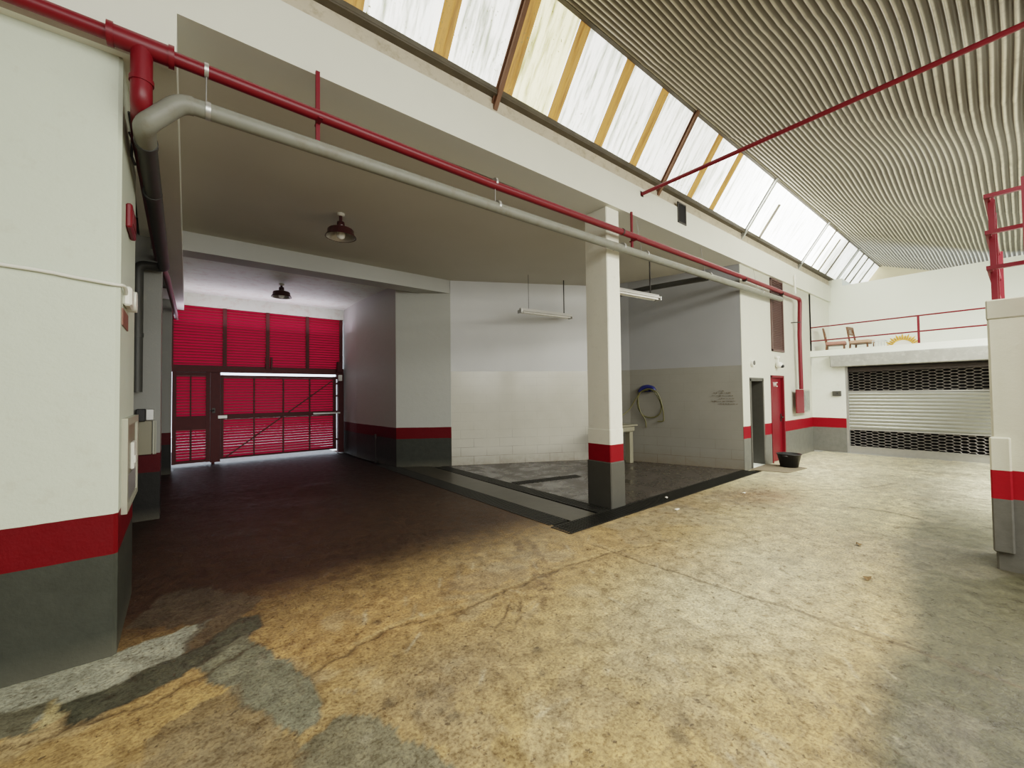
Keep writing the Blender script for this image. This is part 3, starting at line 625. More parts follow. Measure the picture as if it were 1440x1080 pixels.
# ------------------------------------------------------------------ grey drain pipe
gp = thing('drain_pipe', (5, 3.45, 3.6), 'grey plastic drain pipe running below the red pipe', 'pipe')
GZ = 3.565
bb = MB(); bb.tube([(0.02,RY,GZ), (3,RY,GZ+.02), (6,RY,GZ+.06), (10.75,RY,GZ+.14)], .055, 18); part('run', bb, M['pvc'], gp)
bb = MB(); pts = bend((.2,RY,GZ), (0,RY,GZ), (-.19,3.50,3.37), .06) + bend((0,RY,GZ), (-.19,3.50,3.36), (-.19,3.8,3.36), .07) + [(-.19,3.75,3.36)]
bb.tube(pts, .060, 18); part('elbow', bb, M['pvc'], gp)
bb = MB(); bb.tube([(-.19,3.6,3.36), (-.18,5.3,3.35), (-.17,6.9,3.34)] + bend((-.17,6.9,3.34), (-.17,7.13,3.34), (-.40,7.13,3.34), .08) + [(-.3,7.13,3.34)] + bend((-.3,7.13,3.34), (-.43,7.13,3.34), (-.43,7.13,3), .09) + [(-.43,7.13,3.0), (-.43,7.13,1.69)], .058, 16)
part('branch', bb, M['pvc_dark'], gp, 'dark shaded branch turning down the corridor wall')
for p0, p1 in (((-.19,4.6,3.355), (-.19,4.66,3.355)), ((-.43,7.13,2.45),(-.43,7.13,2.40)), ((-.19,3.72,3.36),(-.19,3.78,3.36))):
    bb = MB(); bb.tube([p0, p1], .066, 16); part('collar', bb, M['pvc_dark'], gp)
bb = MB(); bb.tube([(-.19,4.63,3.41),(-.19,4.63,3.82)], .006, 6); part('hanger', bb, M['steel_dark'], gp)
bb = MB(); bb.tube([(7.30,RY,GZ+.06), (7.12,4.6,3.64), (6.98,5.5,3.62)], .05, 14); bb.tube([(7.3,3.5,GZ+.07),(7.29,3.58,GZ+.07)], .06, 14); part('branch', bb, M['pvc_dark'], gp, 'dark side branch running back into the bay')
for x in (.14, 2.62, 4.79, 5.35, 7.3, 9.6):
    z = GZ+.014*x; bb = MB(); bb.tube([(x-.014,RY,z), (x+.014,RY,z)], .060, 18)
    if x > 3: bb.box(x-.006, x+.006, RY+.05, 3.66, z-.01, z+.01) if x in (4.79,) else bb.tube([(x,RY+.058,z),(x,3.60,z+.55)], .004, 6)
    part('clamp', bb, M['galv'], gp)

# tie rod
b = MB(); b.tube([(5.44,3.64,4.61), (5.43,-3.0,4.61)], .026, 12); b.box(5.40,5.48,3.56,3.60,4.57,4.65)
single('tie_rod', b, M['red_steel'], 'red steel tie rod crossing below the corrugated roof', 'rod')

# beam vent, small pipe stub
v_ = thing('vent', (6.59, BY, 4.45), 'small dark vent opening in the white beam', 'vent')
bb = MB(); bb.box(6.46,6.73,BY-.012,BY+.004,4.44,4.465); bb.box(6.46,6.73,BY-.012,BY+.004,4.765,4.79); bb.box(6.46,6.48,BY-.012,BY+.004,4.44,4.79); bb.box(6.71,6.73,BY-.012,BY+.004,4.44,4.79); part('frame', bb, M['steel_dark'], v_)
bb = MB(); bb.box(6.48,6.71,BY-.004,BY+.002,4.46,4.77); part('opening', bb, M['void'], v_)  # no hole cut: a dark plate paints in its shade
v_ = thing('vent', (10.85, T0, 2.52), 'tall brown louvred vent above the red door', 'vent')
bb = MB(); bb.box(10.55,11.30,T0-.03,T0+.01,2.52,2.56); bb.box(10.55,11.30,T0-.03,T0+.01,4.17,4.21); bb.box(10.55,10.59,T0-.03,T0+.01,2.52,4.2); bb.box(11.26,11.30,T0-.03,T0+.01,2.52,4.2); part('frame', bb, M['louvre'], v_)
bb = MB()
for i in range(38):
    z = 2.57+i*.042; bb.add([(10.59,T0-.025,z),(11.26,T0-.025,z),(11.26,T0-.002,z+.030),(10.59,T0-.002,z+.030)], [(0,1,2,3)])
bb.box(10.59,11.26,T0-.002,T0+.003,2.55,4.18); part('louvre', bb, M['louvre'], v_)
b = MB(); b.tube([(11.95,BY-.03,4.50),(11.95,BY-.03,4.02)], .022, 10); b.tube([(11.95,BY-.03,4.42),(11.95,BY-.03,4.36)], .03, 10); b.tube([(11.95,BY+.01,4.47),(11.95,BY-.03,4.47)], .02, 8)
single('pipe_stub', b, M['white_plastic'], 'short white pipe stub fixed below the skylight on the beam', 'pipe')

# ------------------------------------------------------------------ red gate
GY = 12.5
gate = thing('gate', (1.75, GY, 0), 'tall red louvred gate closing the corridor', 'gate')
def louvres(x0, x1, z0, z1, pitch=.066, y=GY):
    bb = MB(); n = max(1, int((z1-z0)/pitch)); p_ = (z1-z0)/n
    for i in range(n):
        z = z0+i*p_; bb.mat(0).add([(x0,y+.030,z-.004),(x1,y+.030,z-.004),(x1,y-.018,z+p_*.98),(x0,y-.018,z+p_*.98)], [(0,1,2,3)])
        bb.mat(1).add([(x0,y-.018,z+p_*.98),(x1,y-.018,z+p_*.98),(x1,y-.022,z+p_*.60),(x0,y-.022,z+p_*.60)], [(0,1,2,3)])
    return bb
def fr(bb, x0, x1, z0, z1, d=.05, y=GY): bb.box(x0, x1, y-d, y+d, z0, z1)
GR = [M['gate_red'], simple('red_louvre_shade_lip', (.22,.006,.016), .45)]  # lips coloured darker to draw shade lines between the slats
ux = [-.16, .87, 1.80, 2.76, 3.70]
for a, c in zip(ux[:-1], ux[1:]): part('upper_panel', louvres(a+.04, c-.04, 2.395, 3.84), GR, gate)
for x0, x1 in [(x-.04, x+.04) for x in ux[1:-1]] + [(-.18,-.12), (3.62,3.70)]:
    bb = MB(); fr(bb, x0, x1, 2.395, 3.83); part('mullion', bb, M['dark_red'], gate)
for x in (1.74, 1.86): bb = MB(); bb.box(x,x+.04,GY-.12,GY-.045,2.36,2.66); part('bolt', bb, M['dark_red'], gate)
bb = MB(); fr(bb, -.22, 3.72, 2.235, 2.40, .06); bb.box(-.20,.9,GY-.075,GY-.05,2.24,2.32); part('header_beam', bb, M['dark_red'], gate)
# wicket door
wd_ = MB(); fr(wd_, -.14, -.06, .06, 2.235); fr(wd_, .50, .58, .06, 2.235); fr(wd_, -.12, .56, 2.14, 2.23, .045); fr(wd_, -.12, .56, .86, 1.18, .045); fr(wd_, -.12, .56, .065, .13, .045); fr(wd_, .19, .22, 1.18, 2.14, .03); fr(wd_, .19, .23, .13, .86, .03)
wk = part('wicket_door', wd_, M['dark_red'], gate)
part('louvre_panel', louvres(-.06, .50, 1.18, 2.14), GR, wk); part('louvre_panel', louvres(-.06, .50, .13, .86), GR, wk)
bb = MB(); fr(bb, .585, .70, .04, 2.24, .06); fr(bb, .70, .785, .04, 2.24, .045); bb.tube([(.64,GY-.03,0),(.64,GY-.03,.1)], .035, 10); part('centre_post', bb, M['dark_red'], gate)
bb = MB(); bb.box(.62,.68,GY-.10,GY-.05,1.24,1.36); bb.tube([(.65,GY-.10,1.30),(.65,GY-.14,1.30),(.57,GY-.14,1.30)], .012, 8); part('latch', bb, M['steel_dark'], gate)
# main leaf
ml = MB()
for z0, z1 in ((.10,.14),(1.08,1.20),(2.11,2.17)): fr(ml, .82, 3.48, z0, z1, .045)
fr(ml, .79, .85, .10, 2.175); fr(ml, 3.44, 3.52, .10, 2.175)
for x in (1.50, 2.17, 2.82): fr(ml, x-.015, x+.015, .1, 2.1, .035)
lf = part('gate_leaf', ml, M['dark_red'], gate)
xs_ = [.85, 1.50, 2.17, 2.82, 3.44]
for a, c in zip(xs_[:-1], xs_[1:]):
    part('louvre_panel', louvres(a, c, 1.20, 2.11), GR, lf); part('louvre_panel', louvres(a, c, .14, 1.08), GR, lf)
bb = MB(); bb.bar((.90,GY-.06,.14), (3.40,GY-.06,2.05), .03, .02, up=(0,1,0)); part('brace', bb, M['dark_red'], lf)
bb = MB(); bb.box(2.9,3.62,GY-.075,GY-.055,1.115,1.155); part('bolt_bar', bb, M['galv'], lf)
bb = MB(); bb.box(.74,.92,GY-.075,GY-.055,1.10,1.17); part('latch_plate', bb, M['galv'], lf)
bb = MB(); fr(bb, 3.56, 3.72, 0, 2.235, .07)
for z in (1.95, 1.6, 1.15, .35): bb.box(3.49,3.58,GY-.03,GY+.03,z,z+.05)
part('jamb_post', bb, M['dark_red'], gate)
go = thing('gate_motor', (3.60, GY-.2, 2.1), 'small dark control box high beside the right edge of the gate', 'control box')
bb = MB(); bb.bbox(3.50,3.64,GY-.22,GY-.10,2.30,2.60,.01); bb.box(3.5,3.58,GY-.14,GY-.05,2.1,2.35); part('housing', bb, M['dark_red'], go)
bb = MB(); bb.bbox(3.54,3.63,GY-.24,GY-.14,2.05,2.22,.01); part('light', bb, M['white_plastic'], go)
b = MB(); b.box(-.75,4.2,12.9,13.0,4.2,4.6); struct('trim_9', b, M['wall_plain'], 'outer head wall above the gate', 'wall')

b = MB(); b.tube([(3.70,9.9,0),(3.70,9.9,.60)], .012, 8); b.tube([(3.70,9.9,.58),(3.70,9.9,.68)], .03, 8); b.tube([(3.70,9.9,0),(3.70,9.9,.03)], .05, 10)
single('standpipe', b, M['steel_dark'], 'thin dark standpipe rising in front of the corridor wall', 'pipe')

# ------------------------------------------------------------------ pendant lamps
def pendant(x, y, zc, drop, r, label):
    t = thing('pendant_lamp', (x, y, zc), label, 'lamp', 'maroon industrial pendant lamps')
    bb = MB(); bb.lathe([(.0,0),(.055,0),(.05,-.03),(.02,-.04),(0,-.04)], (x,y,zc), 16); part('ceiling_rose', bb, M['ceiling'], t)
    bb = MB(); bb.tube([(x,y,zc-.03),(x,y,zc-drop)], .022, 10); bb.lathe([(0,0),(.05,-.005),(.055,-.05),(.05,-.10),(0,-.10)], (x,y,zc-drop+.05), 16); part('stem', bb, M['lamp_red'], t)
    bb = MB(); z = zc-drop; bb.lathe([(.05,-.03),(r*.80,-.06),(r*.86,-.075),(r*.88,-.13),(r,-.16),(r*1.02,-.175)], (x,y,z), 32); part('shade', bb, M['lamp_red'], t)
    bb = MB(); bb.lathe([(.05,-.04),(r*.76,-.075),(r*.84,-.13),(r*.98,-.170)], (x,y,z), 32); part('reflector', bb, M['lamp_in'], t)
    bb = MB(); bb.lathe([(0,-.05),(.025,-.06),(.05,-.10),(.06,-.14),(.05,-.18),(.02,-.20),(0,-.202)], (x,y,z), 16); part('bulb', bb, M['bulb'], t)
pendant(1.79, 6.10, 4.23, .17, .205, 'maroon pendant lamp with a wide shade under the wash bay ceiling, nearer of two')
pendant(1.75, 10.3, 4.12, .12, .20, 'maroon pendant lamp hanging close to the red gate, farther of two')

# fluorescent fixtures
def fluoro(a, c, label, rods, zc=4.23, w=.05):
    a = Vector(a); c = Vector(c); t = thing('fluorescent_light', tuple((a+c)/2), label, 'light', 'hanging fluorescent lights in the bay')
    d = (c-a).normalized(); q = Vector((-d.y, d.x, 0)).normalized()
    bb = MB(); bb.bar(a, c, .15, .03); bb.bar(a+Vector((0,0,.03)), c+Vector((0,0,.03)), .07, .05); part('body', bb, M['tube_white'], t)
    for s in (-1, 1):
        bb = MB(); bb.tube([a+d*.05+q*.045*s+Vector((0,0,-.035)), c-d*.05+q*.045*s+Vector((0,0,-.035))], .018, 10); part('tube', bb, M['bulb'], t)
    for p in (a, c): bb = MB(); bb.bar(p-q*.08+Vector((0,0,-.02)), p+q*.08+Vector((0,0,-.02)), .035, .07); part('end_cap', bb, M['galv'], t)
    for f, r in rods:
        p = a+(c-a)*f; bb = MB(); bb.tube([(p.x,p.y,p.z+.04),(p.x,p.y,zc)], r, 8); part('rod', bb, M['steel_dark'], t)
fluoro((5.75,6.83,3.42), (7.12,6.62,3.40), 'grey fluorescent light on two rods before the tiled back wall', ((.16,.005),(.86,.013)))
fluoro((5.62,4.52,3.41), (7.05,4.32,3.39), 'white fluorescent light partly hidden behind the column', ((.2,.006),(.86,.013)))

# ------------------------------------------------------------------ things on the left pier
b = MB(); b.tube(smooth_path([(-5,3.60,2.40),(-2,3.60,2.40),(-.80,3.60,2.37),(-.50,3.60,2.345),(-.335,3.60,2.33),(-.285,3.66,2.335),(-.285,3.78,2.30)], 4), .011, 8)
single('cable_conduit', b, M['white_plastic'], 'thin white cable conduit crossing the left pier wall', 'conduit')
jb = thing('junction_box', (-.27, 4.05, 2.2), 'white junction box with round cover on the side of the left pier', 'junction box')
bb = MB(); bb.bbox(-.30,-.255,3.76,3.95,2.23,2.36,.012); part('housing', bb, M['white_plastic'], jb)
bb = MB(); bb.tube([(-.30,4.02,2.30),(-.245,4.02,2.30)], .075, 18); part('cover', bb, M['white_plastic'], jb)
b = MB(); b.box(-.30,-.292,3.70,4.05,2.09,2.20); single('sign_plate', b, simple('faded_red_plate', (.22,.09,.06), .5, var=.4, scale=30), 'small faded reddish sign plate below the white junction box', 'sign')
b = MB(); b.bbox(-.30,-.245,3.88,4.42,2.80,2.96,.012); 
s_ = thing('alarm_box', (-.28,4.15,2.80), 'small bright red alarm box high on the side of the left pier', 'alarm')
bb = MB(); bb.bbox(-.30,-.265,3.88,4.22,2.80,2.97,.01); part('housing', bb, M['red'], s_)
bb = MB(); bb.box(-.265,-.262,3.93,4.17,2.84,2.93); part('front_plate', bb, M['red_steel'], s_)
b = MB(); b.tube([(-.29,3.9,3.62),(-.29,4.2,3.60),(-.26,4.4,3.58)], .008, 6); b.tube([(-.29,4.15,3.72),(-.29,4.15,3.42),(-.27,4.15,3.36)], .008, 6); b.tube([(-.29,3.95,3.50),(-.24,4.25,3.46)], .008, 6)
single('wall_bracket', b, M['steel_dark'], 'thin dark wire bracket beside the red pipe elbow', 'bracket')
# electrical cabinet
ec = thing('electrical_cabinet', (-.27, 4.3, .7), 'pale recessed electrical cabinet with white meter strip on the side of the left pier', 'cabinet')
bb = MB(); y0, y1, z0, z1 = 3.80, 5.35, .83, 1.47
bb.box(-.30,-.270,y0,y0+.07,z0,z1); bb.box(-.30,-.270,4.62,4.70,z0,z1); bb.box(-.30,-.270,y0+.07,4.62,z1-.05,z1); bb.box(-.30,-.270,y0+.07,4.62,z0,z0+.04); part('frame', bb, M['cab_frame'], ec)
bb = MB(); bb.box(-.295,-.285,y0+.07,4.63,z0+.04,z1-.05); part('back_panel', bb, M['beige_plate'], ec)
bb = MB(); bb.bbox(-.285,-.262,4.18,4.36,1.08,1.28,.006); bb.bbox(-.285,-.255,4.20,4.34,1.12,1.18,.006); part('breaker_strip', bb, M['white_plastic'], ec)
bb = MB(); bb.box(-.285,-.278,3.89,4.60,.88,1.06); part('glass_cover', bb, M['galv'], ec)
mp = thing('meter_panel', (-.35, 7.27, .85), 'beige flat meter panel on the wall stub behind the electrical cabinet', 'panel')
bb = MB(); bb.bbox(-.50,-.285,7.25,7.30,.87,1.33,.006); part('door', bb, M['beige_plate'], mp)
bb = MB(); bb.box(-.275,-.255,7.27,7.30,.87,1.31); bb.box(-.25,-.24,7.28,7.30,.87,1.31); part('side_strip', bb, M['cab_frame'], mp)
bx = thing('intercom_box', (-.36, 7.24, 1.3), 'black box with grey face above the beige meter panel', 'intercom')
bb = MB(); bb.bbox(-.44,-.345,7.18,7.30,1.31,1.47,.008); part('housing', bb, M['black'], bx)
bb = MB(); bb.bbox(-.345,-.26,7.20,7.30,1.32,1.47,.008); part('face', bb, M['galv'], bx)

# ------------------------------------------------------------------ doors
d1 = thing('door_1', (9.62, T0, 0), 'narrow doorway with grey frame and grey door standing open inside', 'door', kind='structure')
bb = MB(); x0, x1, zt = D1; bb.box(x0-.03,x0+.03,T0-.012,T1,-.03,zt); bb.box(x1-.03,x1+.03,T0-.012,T1,-.03,zt); bb.box(x0-.03,x1+.03,T0-.012,T1,zt-.04,zt+.03); part('frame', bb, M['grey_paint'], d1)
R_ = Matrix.Translation((x0+.03,T1,0)) @ Matrix.Rotation(math.radians(52), 4, 'Z')
bb = MB(); bb.box(0,.58,0,.04,.02,zt-.06,R_); lf1 = part('leaf', bb, M['grey_paint'], d1)
bb = MB(); bb.box(.55,.585,-.004,.045,.02,zt-.06,R_); part('edge_strip', bb, M['galv'], lf1)
b = MB(); b.box(x0+.03,x1-.03,T0-.02,5.0,-.03,.006); struct('floor', b, M['far_wall'], 'pale threshold of the open grey doorway', 'floor')
d2 = thing('door_2', (10.8, T0, 0), 'glossy red metal door marked with small white letters', 'door', kind='structure')
x0, x1, zt = D2; bb = MB(); bb.box(x0,x0+.05,T0-.015,T1,-.03,zt); bb.box(x1-.05,x1+.01,T0-.015,T1,-.03,zt); bb.box(x0,x1,T0-.015,T1,zt-.05,zt); part('frame', bb, M['red'], d2)
bb = MB(); bb.box(x0+.05,x1-.05,T0+.045,T0+.09,-.02,zt-.05); lf2 = part('leaf', bb, M['red'], d2)
bb = MB(); bb.tube([(x1-.10,T0+.045,.98),(x1-.10,T0-.005,.98),(x1-.20,T0-.005,.98)], .012, 8); bb.box(x1-.13,x1-.07,T0+.035,T0+.046,.88,1.06); part('handle', bb, M['steel_dark'], lf2)
cu = bpy.data.curves.new('lettering', 'FONT'); cu.body = 'WC'; cu.size = .16; cu.extrude = .002; cu.align_x = 'CENTER'; cu.materials.append(M['white_plastic'])
to = bpy.data.objects.new('lettering', cu); to.rotation_euler = (PI/2,0,0); C.objects.link(to); to.parent = lf2; to.location = Vector((10.86, T0+.04, 1.70)) - org(lf2); to['label'] = 'small white letters'
# camera and sensor
cm = thing('security_camera', (10.8, T0, 2.15), 'small white dome camera above the red door', 'camera')
bb = MB(); bb.bbox(10.72,10.90,T0-.06,T0,2.36,2.41,.01); bb.box(10.78,10.84,T0-.05,T0,2.24,2.36); part('bracket', bb, M['white_plastic'], cm)
bb = MB(); bb.lathe([(0,.07),(.045,.062),(.07,.035),(.08,0),(.07,-.035),(.045,-.062),(0,-.07)], (10.80,T0-.07,2.20), 20); part('housing', bb, M['white_plastic'], cm)
bb = MB(); bb.lathe([(0,.04),(.035,.03),(.045,0),(.035,-.03),(0,-.04)], (10.80,T0-.13,2.17), 16); part('lens', bb, M['black'], cm)
ss = thing('siren', (9.40, T0, 2.1), 'small round grey siren above the open doorway', 'siren')
bb = MB(); bb.tube([(9.44,T0,2.19),(9.44,T0-.05,2.19)], .07, 18); part('ring', bb, M['white_plastic'], ss)
bb = MB(); bb.tube([(9.44,T0-.03,2.20),(9.44,T0-.06,2.20)], .05, 16); part('face', bb, M['grey_paint'], ss)

# hydrant cabinet with door swung open to the left
hc = thing('hydrant_cabinet', (12.4, T0, 1.05), 'fire hose cabinet with its red door open below the red pipe', 'fire cabinet')
bb = MB(); bb.box(12.10,12.14,T0-.14,T0,1.05,1.63); bb.box(12.60,12.64,T0-.14,T0,1.05,1.63); bb.box(12.14,12.60,T0-.14,T0,1.05,1.09); bb.box(12.14,12.60,T0-.14,T0,1.59,1.63); part('housing', bb, M['cab_frame'], hc)
bb = MB(); bb.box(12.14,12.60,T0-.03,T0-.01,1.09,1.59); part('back_panel', bb, M['cab_frame'], hc)
bb = MB(); bb.box(12.12,12.62,T0-.147,T0-.141,1.07,1.61); part('glass', bb, M['glass'], hc)
bb = MB()
for r_ in (.06,.10,.14,.17): bb.tube([(12.36+r_*math.cos(a)*.9, T0-.06-.01*(r_*10), 1.34+r_*math.sin(a)) for a in np.linspace(0, 2*PI, 25)], .016, 8, caps=False)
part('hose_reel', bb, M['grey_paint'], hc)
bb = MB(); bb.box(12.30,12.36,T0-.1,T0-.03,1.45,1.58); bb.tube([(12.33,T0-.07,1.6),(12.33,T0-.07,1.45)], .025, 10); part('valve', bb, M['brown_steel'], hc)
bb = MB(); R_ = Matrix.Translation((12.10,T0-.155,0)) @ Matrix.Rotation(math.radians(172), 4, 'Z'); bb.box(0,.36,-.012,.012,1.05,1.63,R_); part('door', bb, M['red'], hc, 'bright red cabinet door')

b = MB(); b.bbox(SX-.06,SX,2.98,3.16,1.45,1.58,.008); bb2 = b
gb = thing('switch_box', (SX-.03,3.07,1.45), 'small grey switch box on the wall left of the roller shutter', 'switch')
part('housing', b, M['grey_paint'], gb); bb = MB(); bb.tube([(SX-.06,3.05,1.52),(SX-.075,3.05,1.52)], .014, 10); part('button', bb, M['black'], gb)

# bucket and mat
bk = thing('bucket', (10.0, 3.10, 0), 'black rubber bucket standing by the red door', 'bucket')
bb = MB(); bb.lathe([(.0,.012),(.16,.012),(.215,.27),(.225,.27),(.228,.285),(.205,.285),(.150,.03),(0,.03)], (9.95,3.14,.005), 28); part('tub', bb, M['black'], bk)
bb = MB()
for s in (-1, 1):
    bb = MB(); bb.tube([(9.95+.222*s, 3.14-.05, .25),(9.95+.27*s, 3.14-.04, .26),(9.95+.27*s, 3.14+.04, .26),(9.95+.222*s, 3.14+.05, .25)], .009, 8); part('handle', bb, M['black'], bk)
mt = MB(); mt.prism([(9.05,3.56),(9.22,2.93),(10.05,2.85),(10.15,3.20),(9.95,3.58)], .004, .014)
single('doormat', mt, M['mat'], 'flat brown doormat in front of the open grey doorway', 'mat')

# hose on the tiled side wall
def sw_(y, z, off=.04):   # a point on the side wall surface, pushed out into the bay
    f = (5.86-y)/(5.86-3.68); return Vector((8.30+.65*f-off, y-off*.28, z))
hs = thing('garden_hose', tuple(sw_(5.5,1.0)), 'yellow garden hose looped over a holder on the tiled side wall', 'hose')
bb = MB(); bb.tube(smooth_path([sw_(5.42,1.66,.09), sw_(5.60,1.60,.09), sw_(5.68,1.35,.06), sw_(5.58,1.10,.05), sw_(5.38,1.03,.05), sw_(5.20,1.12,.05), sw_(5.17,1.35,.06), sw_(5.30,1.62,.10), sw_(5.45,1.68,.12), sw_(5.64,1.55,.10), sw_(5.62,1.2,.08), sw_(5.52,.98,.05), sw_(5.50,.80,.04)], 6), .013, 8); part('loop', bb, M['yellow_hose'], hs)
bb = MB(); bb.tube(smooth_path([sw_(5.36,1.68,.12), sw_(5.22,1.58,.10), sw_(5.14,1.3,.07), sw_(5.12,1.05,.05), sw_(5.13,.96,.05), sw_(5.25,.95,.05)], 6), .013, 8); part('tail', bb, M['yellow_hose'], hs)
bb = MB(); bb.tube(smooth_path([sw_(5.58,1.62,.10), sw_(5.70,1.45,.12), sw_(5.83,1.22,.15), (7.95,5.85,1.08), (7.75,5.9,1.03), (7.5,6.0,.98)], 6), .012, 8); part('feed', bb, M['yellow_hose'], hs)
hh = thing('hose_holder', tuple(sw_(5.45,1.66)), 'blue plastic holder gripping the top of the yellow hose', 'holder')
bb = MB(); bb.tube(smooth_path([sw_(5.62,1.62,.07), sw_(5.56,1.70,.07), sw_(5.45,1.73,.07), sw_(5.34,1.70,.07), sw_(5.30,1.64,.07)], 5), .05, 12); part('arc', bb, M['blue'], hh)
bb = MB(); c_ = sw_(5.45,1.70,0); bb.box(c_.x-.08,c_.x+.03,c_.y-.06,c_.y+.06,1.62,1.76); part('plate', bb, M['blue'], hh)
# sink
sk = thing('utility_sink', (7.85, 5.85, 0), 'small pale utility sink in the corner behind the column', 'sink')
bb = MB(); bb.bbox(7.50,8.12,5.62,6.05,.72,.86,.02); bb.box(7.45,8.17,5.58,6.08,.85,.88); part('basin', bb, M['beige_plate'], sk)
for x in (7.58, 8.04):
    bb = MB(); bb.bbox(x-.06,x+.06,5.66,5.80,0,.73,.01); part('leg', bb, M['beige_plate'], sk)
bb = MB(); bb.tube(smooth_path([(7.80,6.03,.86),(7.80,6.03,1.08),(7.80,5.95,1.12),(7.80,5.85,1.06)], 5), .014, 8); bb.tube([(7.80,6.02,1.11),(8.10,5.96,1.12)], .012, 8); part('tap', bb, M['steel_dark'], sk)
# faded notice on the tiles
nt_ = thing('wall_notice', tuple(sw_(3.95,1.3,.01)), 'faded illegible brown lettering on the tiled side wall', 'notice'); mtx = simple('faded_brown_lettering', (.10,.08,.055), .7); r5 = random.Random(5)
for z, y0, y1 in ((1.615,3.90,3.98),(1.575,3.78,4.08),(1.515,3.74,4.12),(1.455,3.72,4.00),(1.40,3.70,4.12),(1.345,3.66,4.0)):
    y = y0; b = MB()
    while y < y1:
        w = r5.uniform(.015,.05); p0 = sw_(y+.05, z, .012); p1 = sw_(y+.05+w, z+r5.uniform(-.006,.006), .012); b.bar(p0, p1, .004, r5.uniform(.006,.02)); y += w+r5.uniform(.008,.02)
    part('text_line', b, mtx, nt_)

# ------------------------------------------------------------------ roller shutter (door_3)
sh = thing('door_3', (SX+.1, 1.2, 0), 'wide metal roller shutter with open grille bands above and below solid slats', 'shutter', kind='structure')
Ya, Yb, sx3 = -.6, 2.90, SX+.10
bb = MB(); bb.tube([(SX+.16,Ya,2.14),(SX+.16,Yb,2.14)], .09, 14); bb.bar((SX+.08,Ya,2.09),(SX+.08,Yb,2.09), .04,.05); part('roller', bb, M['shaft'], sh)
bb = MB(); nsl = 11; z0, z1 = .62, 1.54; ph_ = (z1-z0)/nsl; vs = []; K = 8; cnt = nsl*K+1
for y in (Ya, Yb):
    for i in range(cnt): z = z0+i*ph_/K; vs.append((sx3-.022*abs(math.sin(PI*(i/K))), y, z))
bb.add(vs, [(i, i+1, cnt+i+1, cnt+i) for i in range(cnt-1)], True); part('slats', bb, M['slate'], sh)
def grille(z0, z1, rows):
    bb = MB(); cell = .115; hgt = (z1-z0)/rows
    n = int((Yb-Ya)/cell*6)
    for r_ in range(rows+1):
        pts = []
        for i in range(n+1):
            y = Ya+(Yb-Ya)*i/n; w = math.sin(2*PI*(y/cell)/2 + (PI if r_ % 2 else 0)); w = max(-.75, min(.75, w*1.2))/.75
            pts.append((sx3, y, z0+r_*hgt+w*hgt*.45))
        bb.tube(pts, .0055, 4, smooth=False)
    return bb
part('grille', grille(1.58, 2.05, 13), M['mesh_steel'], sh); part('grille', grille(.19, .58, 11), M['mesh_steel'], sh)
bb = MB(); bb.bar((sx3,Ya,1.56),(sx3,Yb,1.56),.03,.035); bb.bar((sx3,Ya,.60),(sx3,Yb,.60),.03,.035); bb.box(sx3-.03,sx3+.03,Ya,Yb,0.0,.16); bb.bar((sx3-.03,Ya,.165),(sx3-.03,Yb,.165),.03,.02); part('bottom_bar', bb, M['galv'], sh)
bb = MB(); bb.box(SX+.03,SX+.15,Yb-.05,Yb+.01,0,2.2); bb.box(SX+.03,SX+.15,Ya-.01,Ya+.05,0,2.2); part('guide_rail', bb, M['galv'], sh)
b = MB(); b.box(SX+.9,SX+1.0,-4,3.6,-.05,2.42); b.box(SX+.25,SX+1,3.5,3.6,-.05,2.42); struct('wall_store', b, M['void'], 'dark room seen through the shutter grille', 'wall')  # walls coloured near-black to paint in an unlit room
b = MB(); b.box(SX-.05,SX+1.0,-4,3.6,-.06,-.0); struct('floor', b, M['concrete'], 'concrete sill under the roller shutter', 'floor')

# ------------------------------------------------------------------ mezzanine rail and stored things
mr = thing('balcony_rail', (SX-.0, 1.5, 2.66), 'thin red two-bar railing along the mezzanine edge', 'railing')
for z in (3.30, 2.935):
    bb = MB(); bb.tube([(SX,-3.5,z+.02),(SX,3.60,z)], .017, 8); part('rail', bb, M['red_steel'], mr)
for y in (1.51, -1.0): bb = MB(); bb.bar((SX,y,2.66),(SX,y,3.32),.04,.04); part('post', bb, M['red_steel'], mr)
def chair(x, y, rz, pad, label, fz=2.38):
    t = thing('dining_chair', (x,y,fz), label, 'chair', 'chairs stored on the mezzanine'); t.rotation_euler = (0,0,rz)
    L = lambda name, bb, mat: (lambda o: o)(part0(name, bb, mat, t))
    for sx_ in (-1, 1):
        bb = MB(); bb.bar((.19*sx_,-.19,0),(.18*sx_,-.18,.44),.032); L('leg', bb, M['wood'])
        bb = MB(); bb.bar((.19*sx_,.21,0),(.18*sx_,.18,.44),.034); bb.bar((.18*sx_,.18,.42),(.17*sx_,.25,.90),.032); L('leg', bb, M['wood'])
    bb = MB(); bb.box(-.17,.17,-.17,.17,.42,.46); L('seat_frame', bb, M['wood'])
    bb = MB(); bb.bbox(-.22,.22,-.23,.20,.435,.52,.02); L('seat', bb, pad)
    bb = MB(); bb.bar((-.17,.245,.87),(.17,.245,.87),.025,.07); bb.bar((-.17,.225,.70),(.17,.225,.70),.02,.04)
    for k_ in (-.08,0,.08): bb.bar((k_,.225,.70),(k_,.24,.86),.02,.015)
    L('backrest', bb, M['wood']); return t
def part0(name, mb, mat, parent):
    o = bpy.data.objects.new(name, mb.mesh(name, [mat])); C.objects.link(o); o.parent = parent; return o
chair(13.95, 2.66, math.radians(-8), M['pad'], 'wooden chair with beige seat pad beside the white crate on the mezzanine')
chair(13.80, 3.18, math.radians(10), M['pad_red'], 'wooden chair with rose seat in the left corner of the mezzanine')
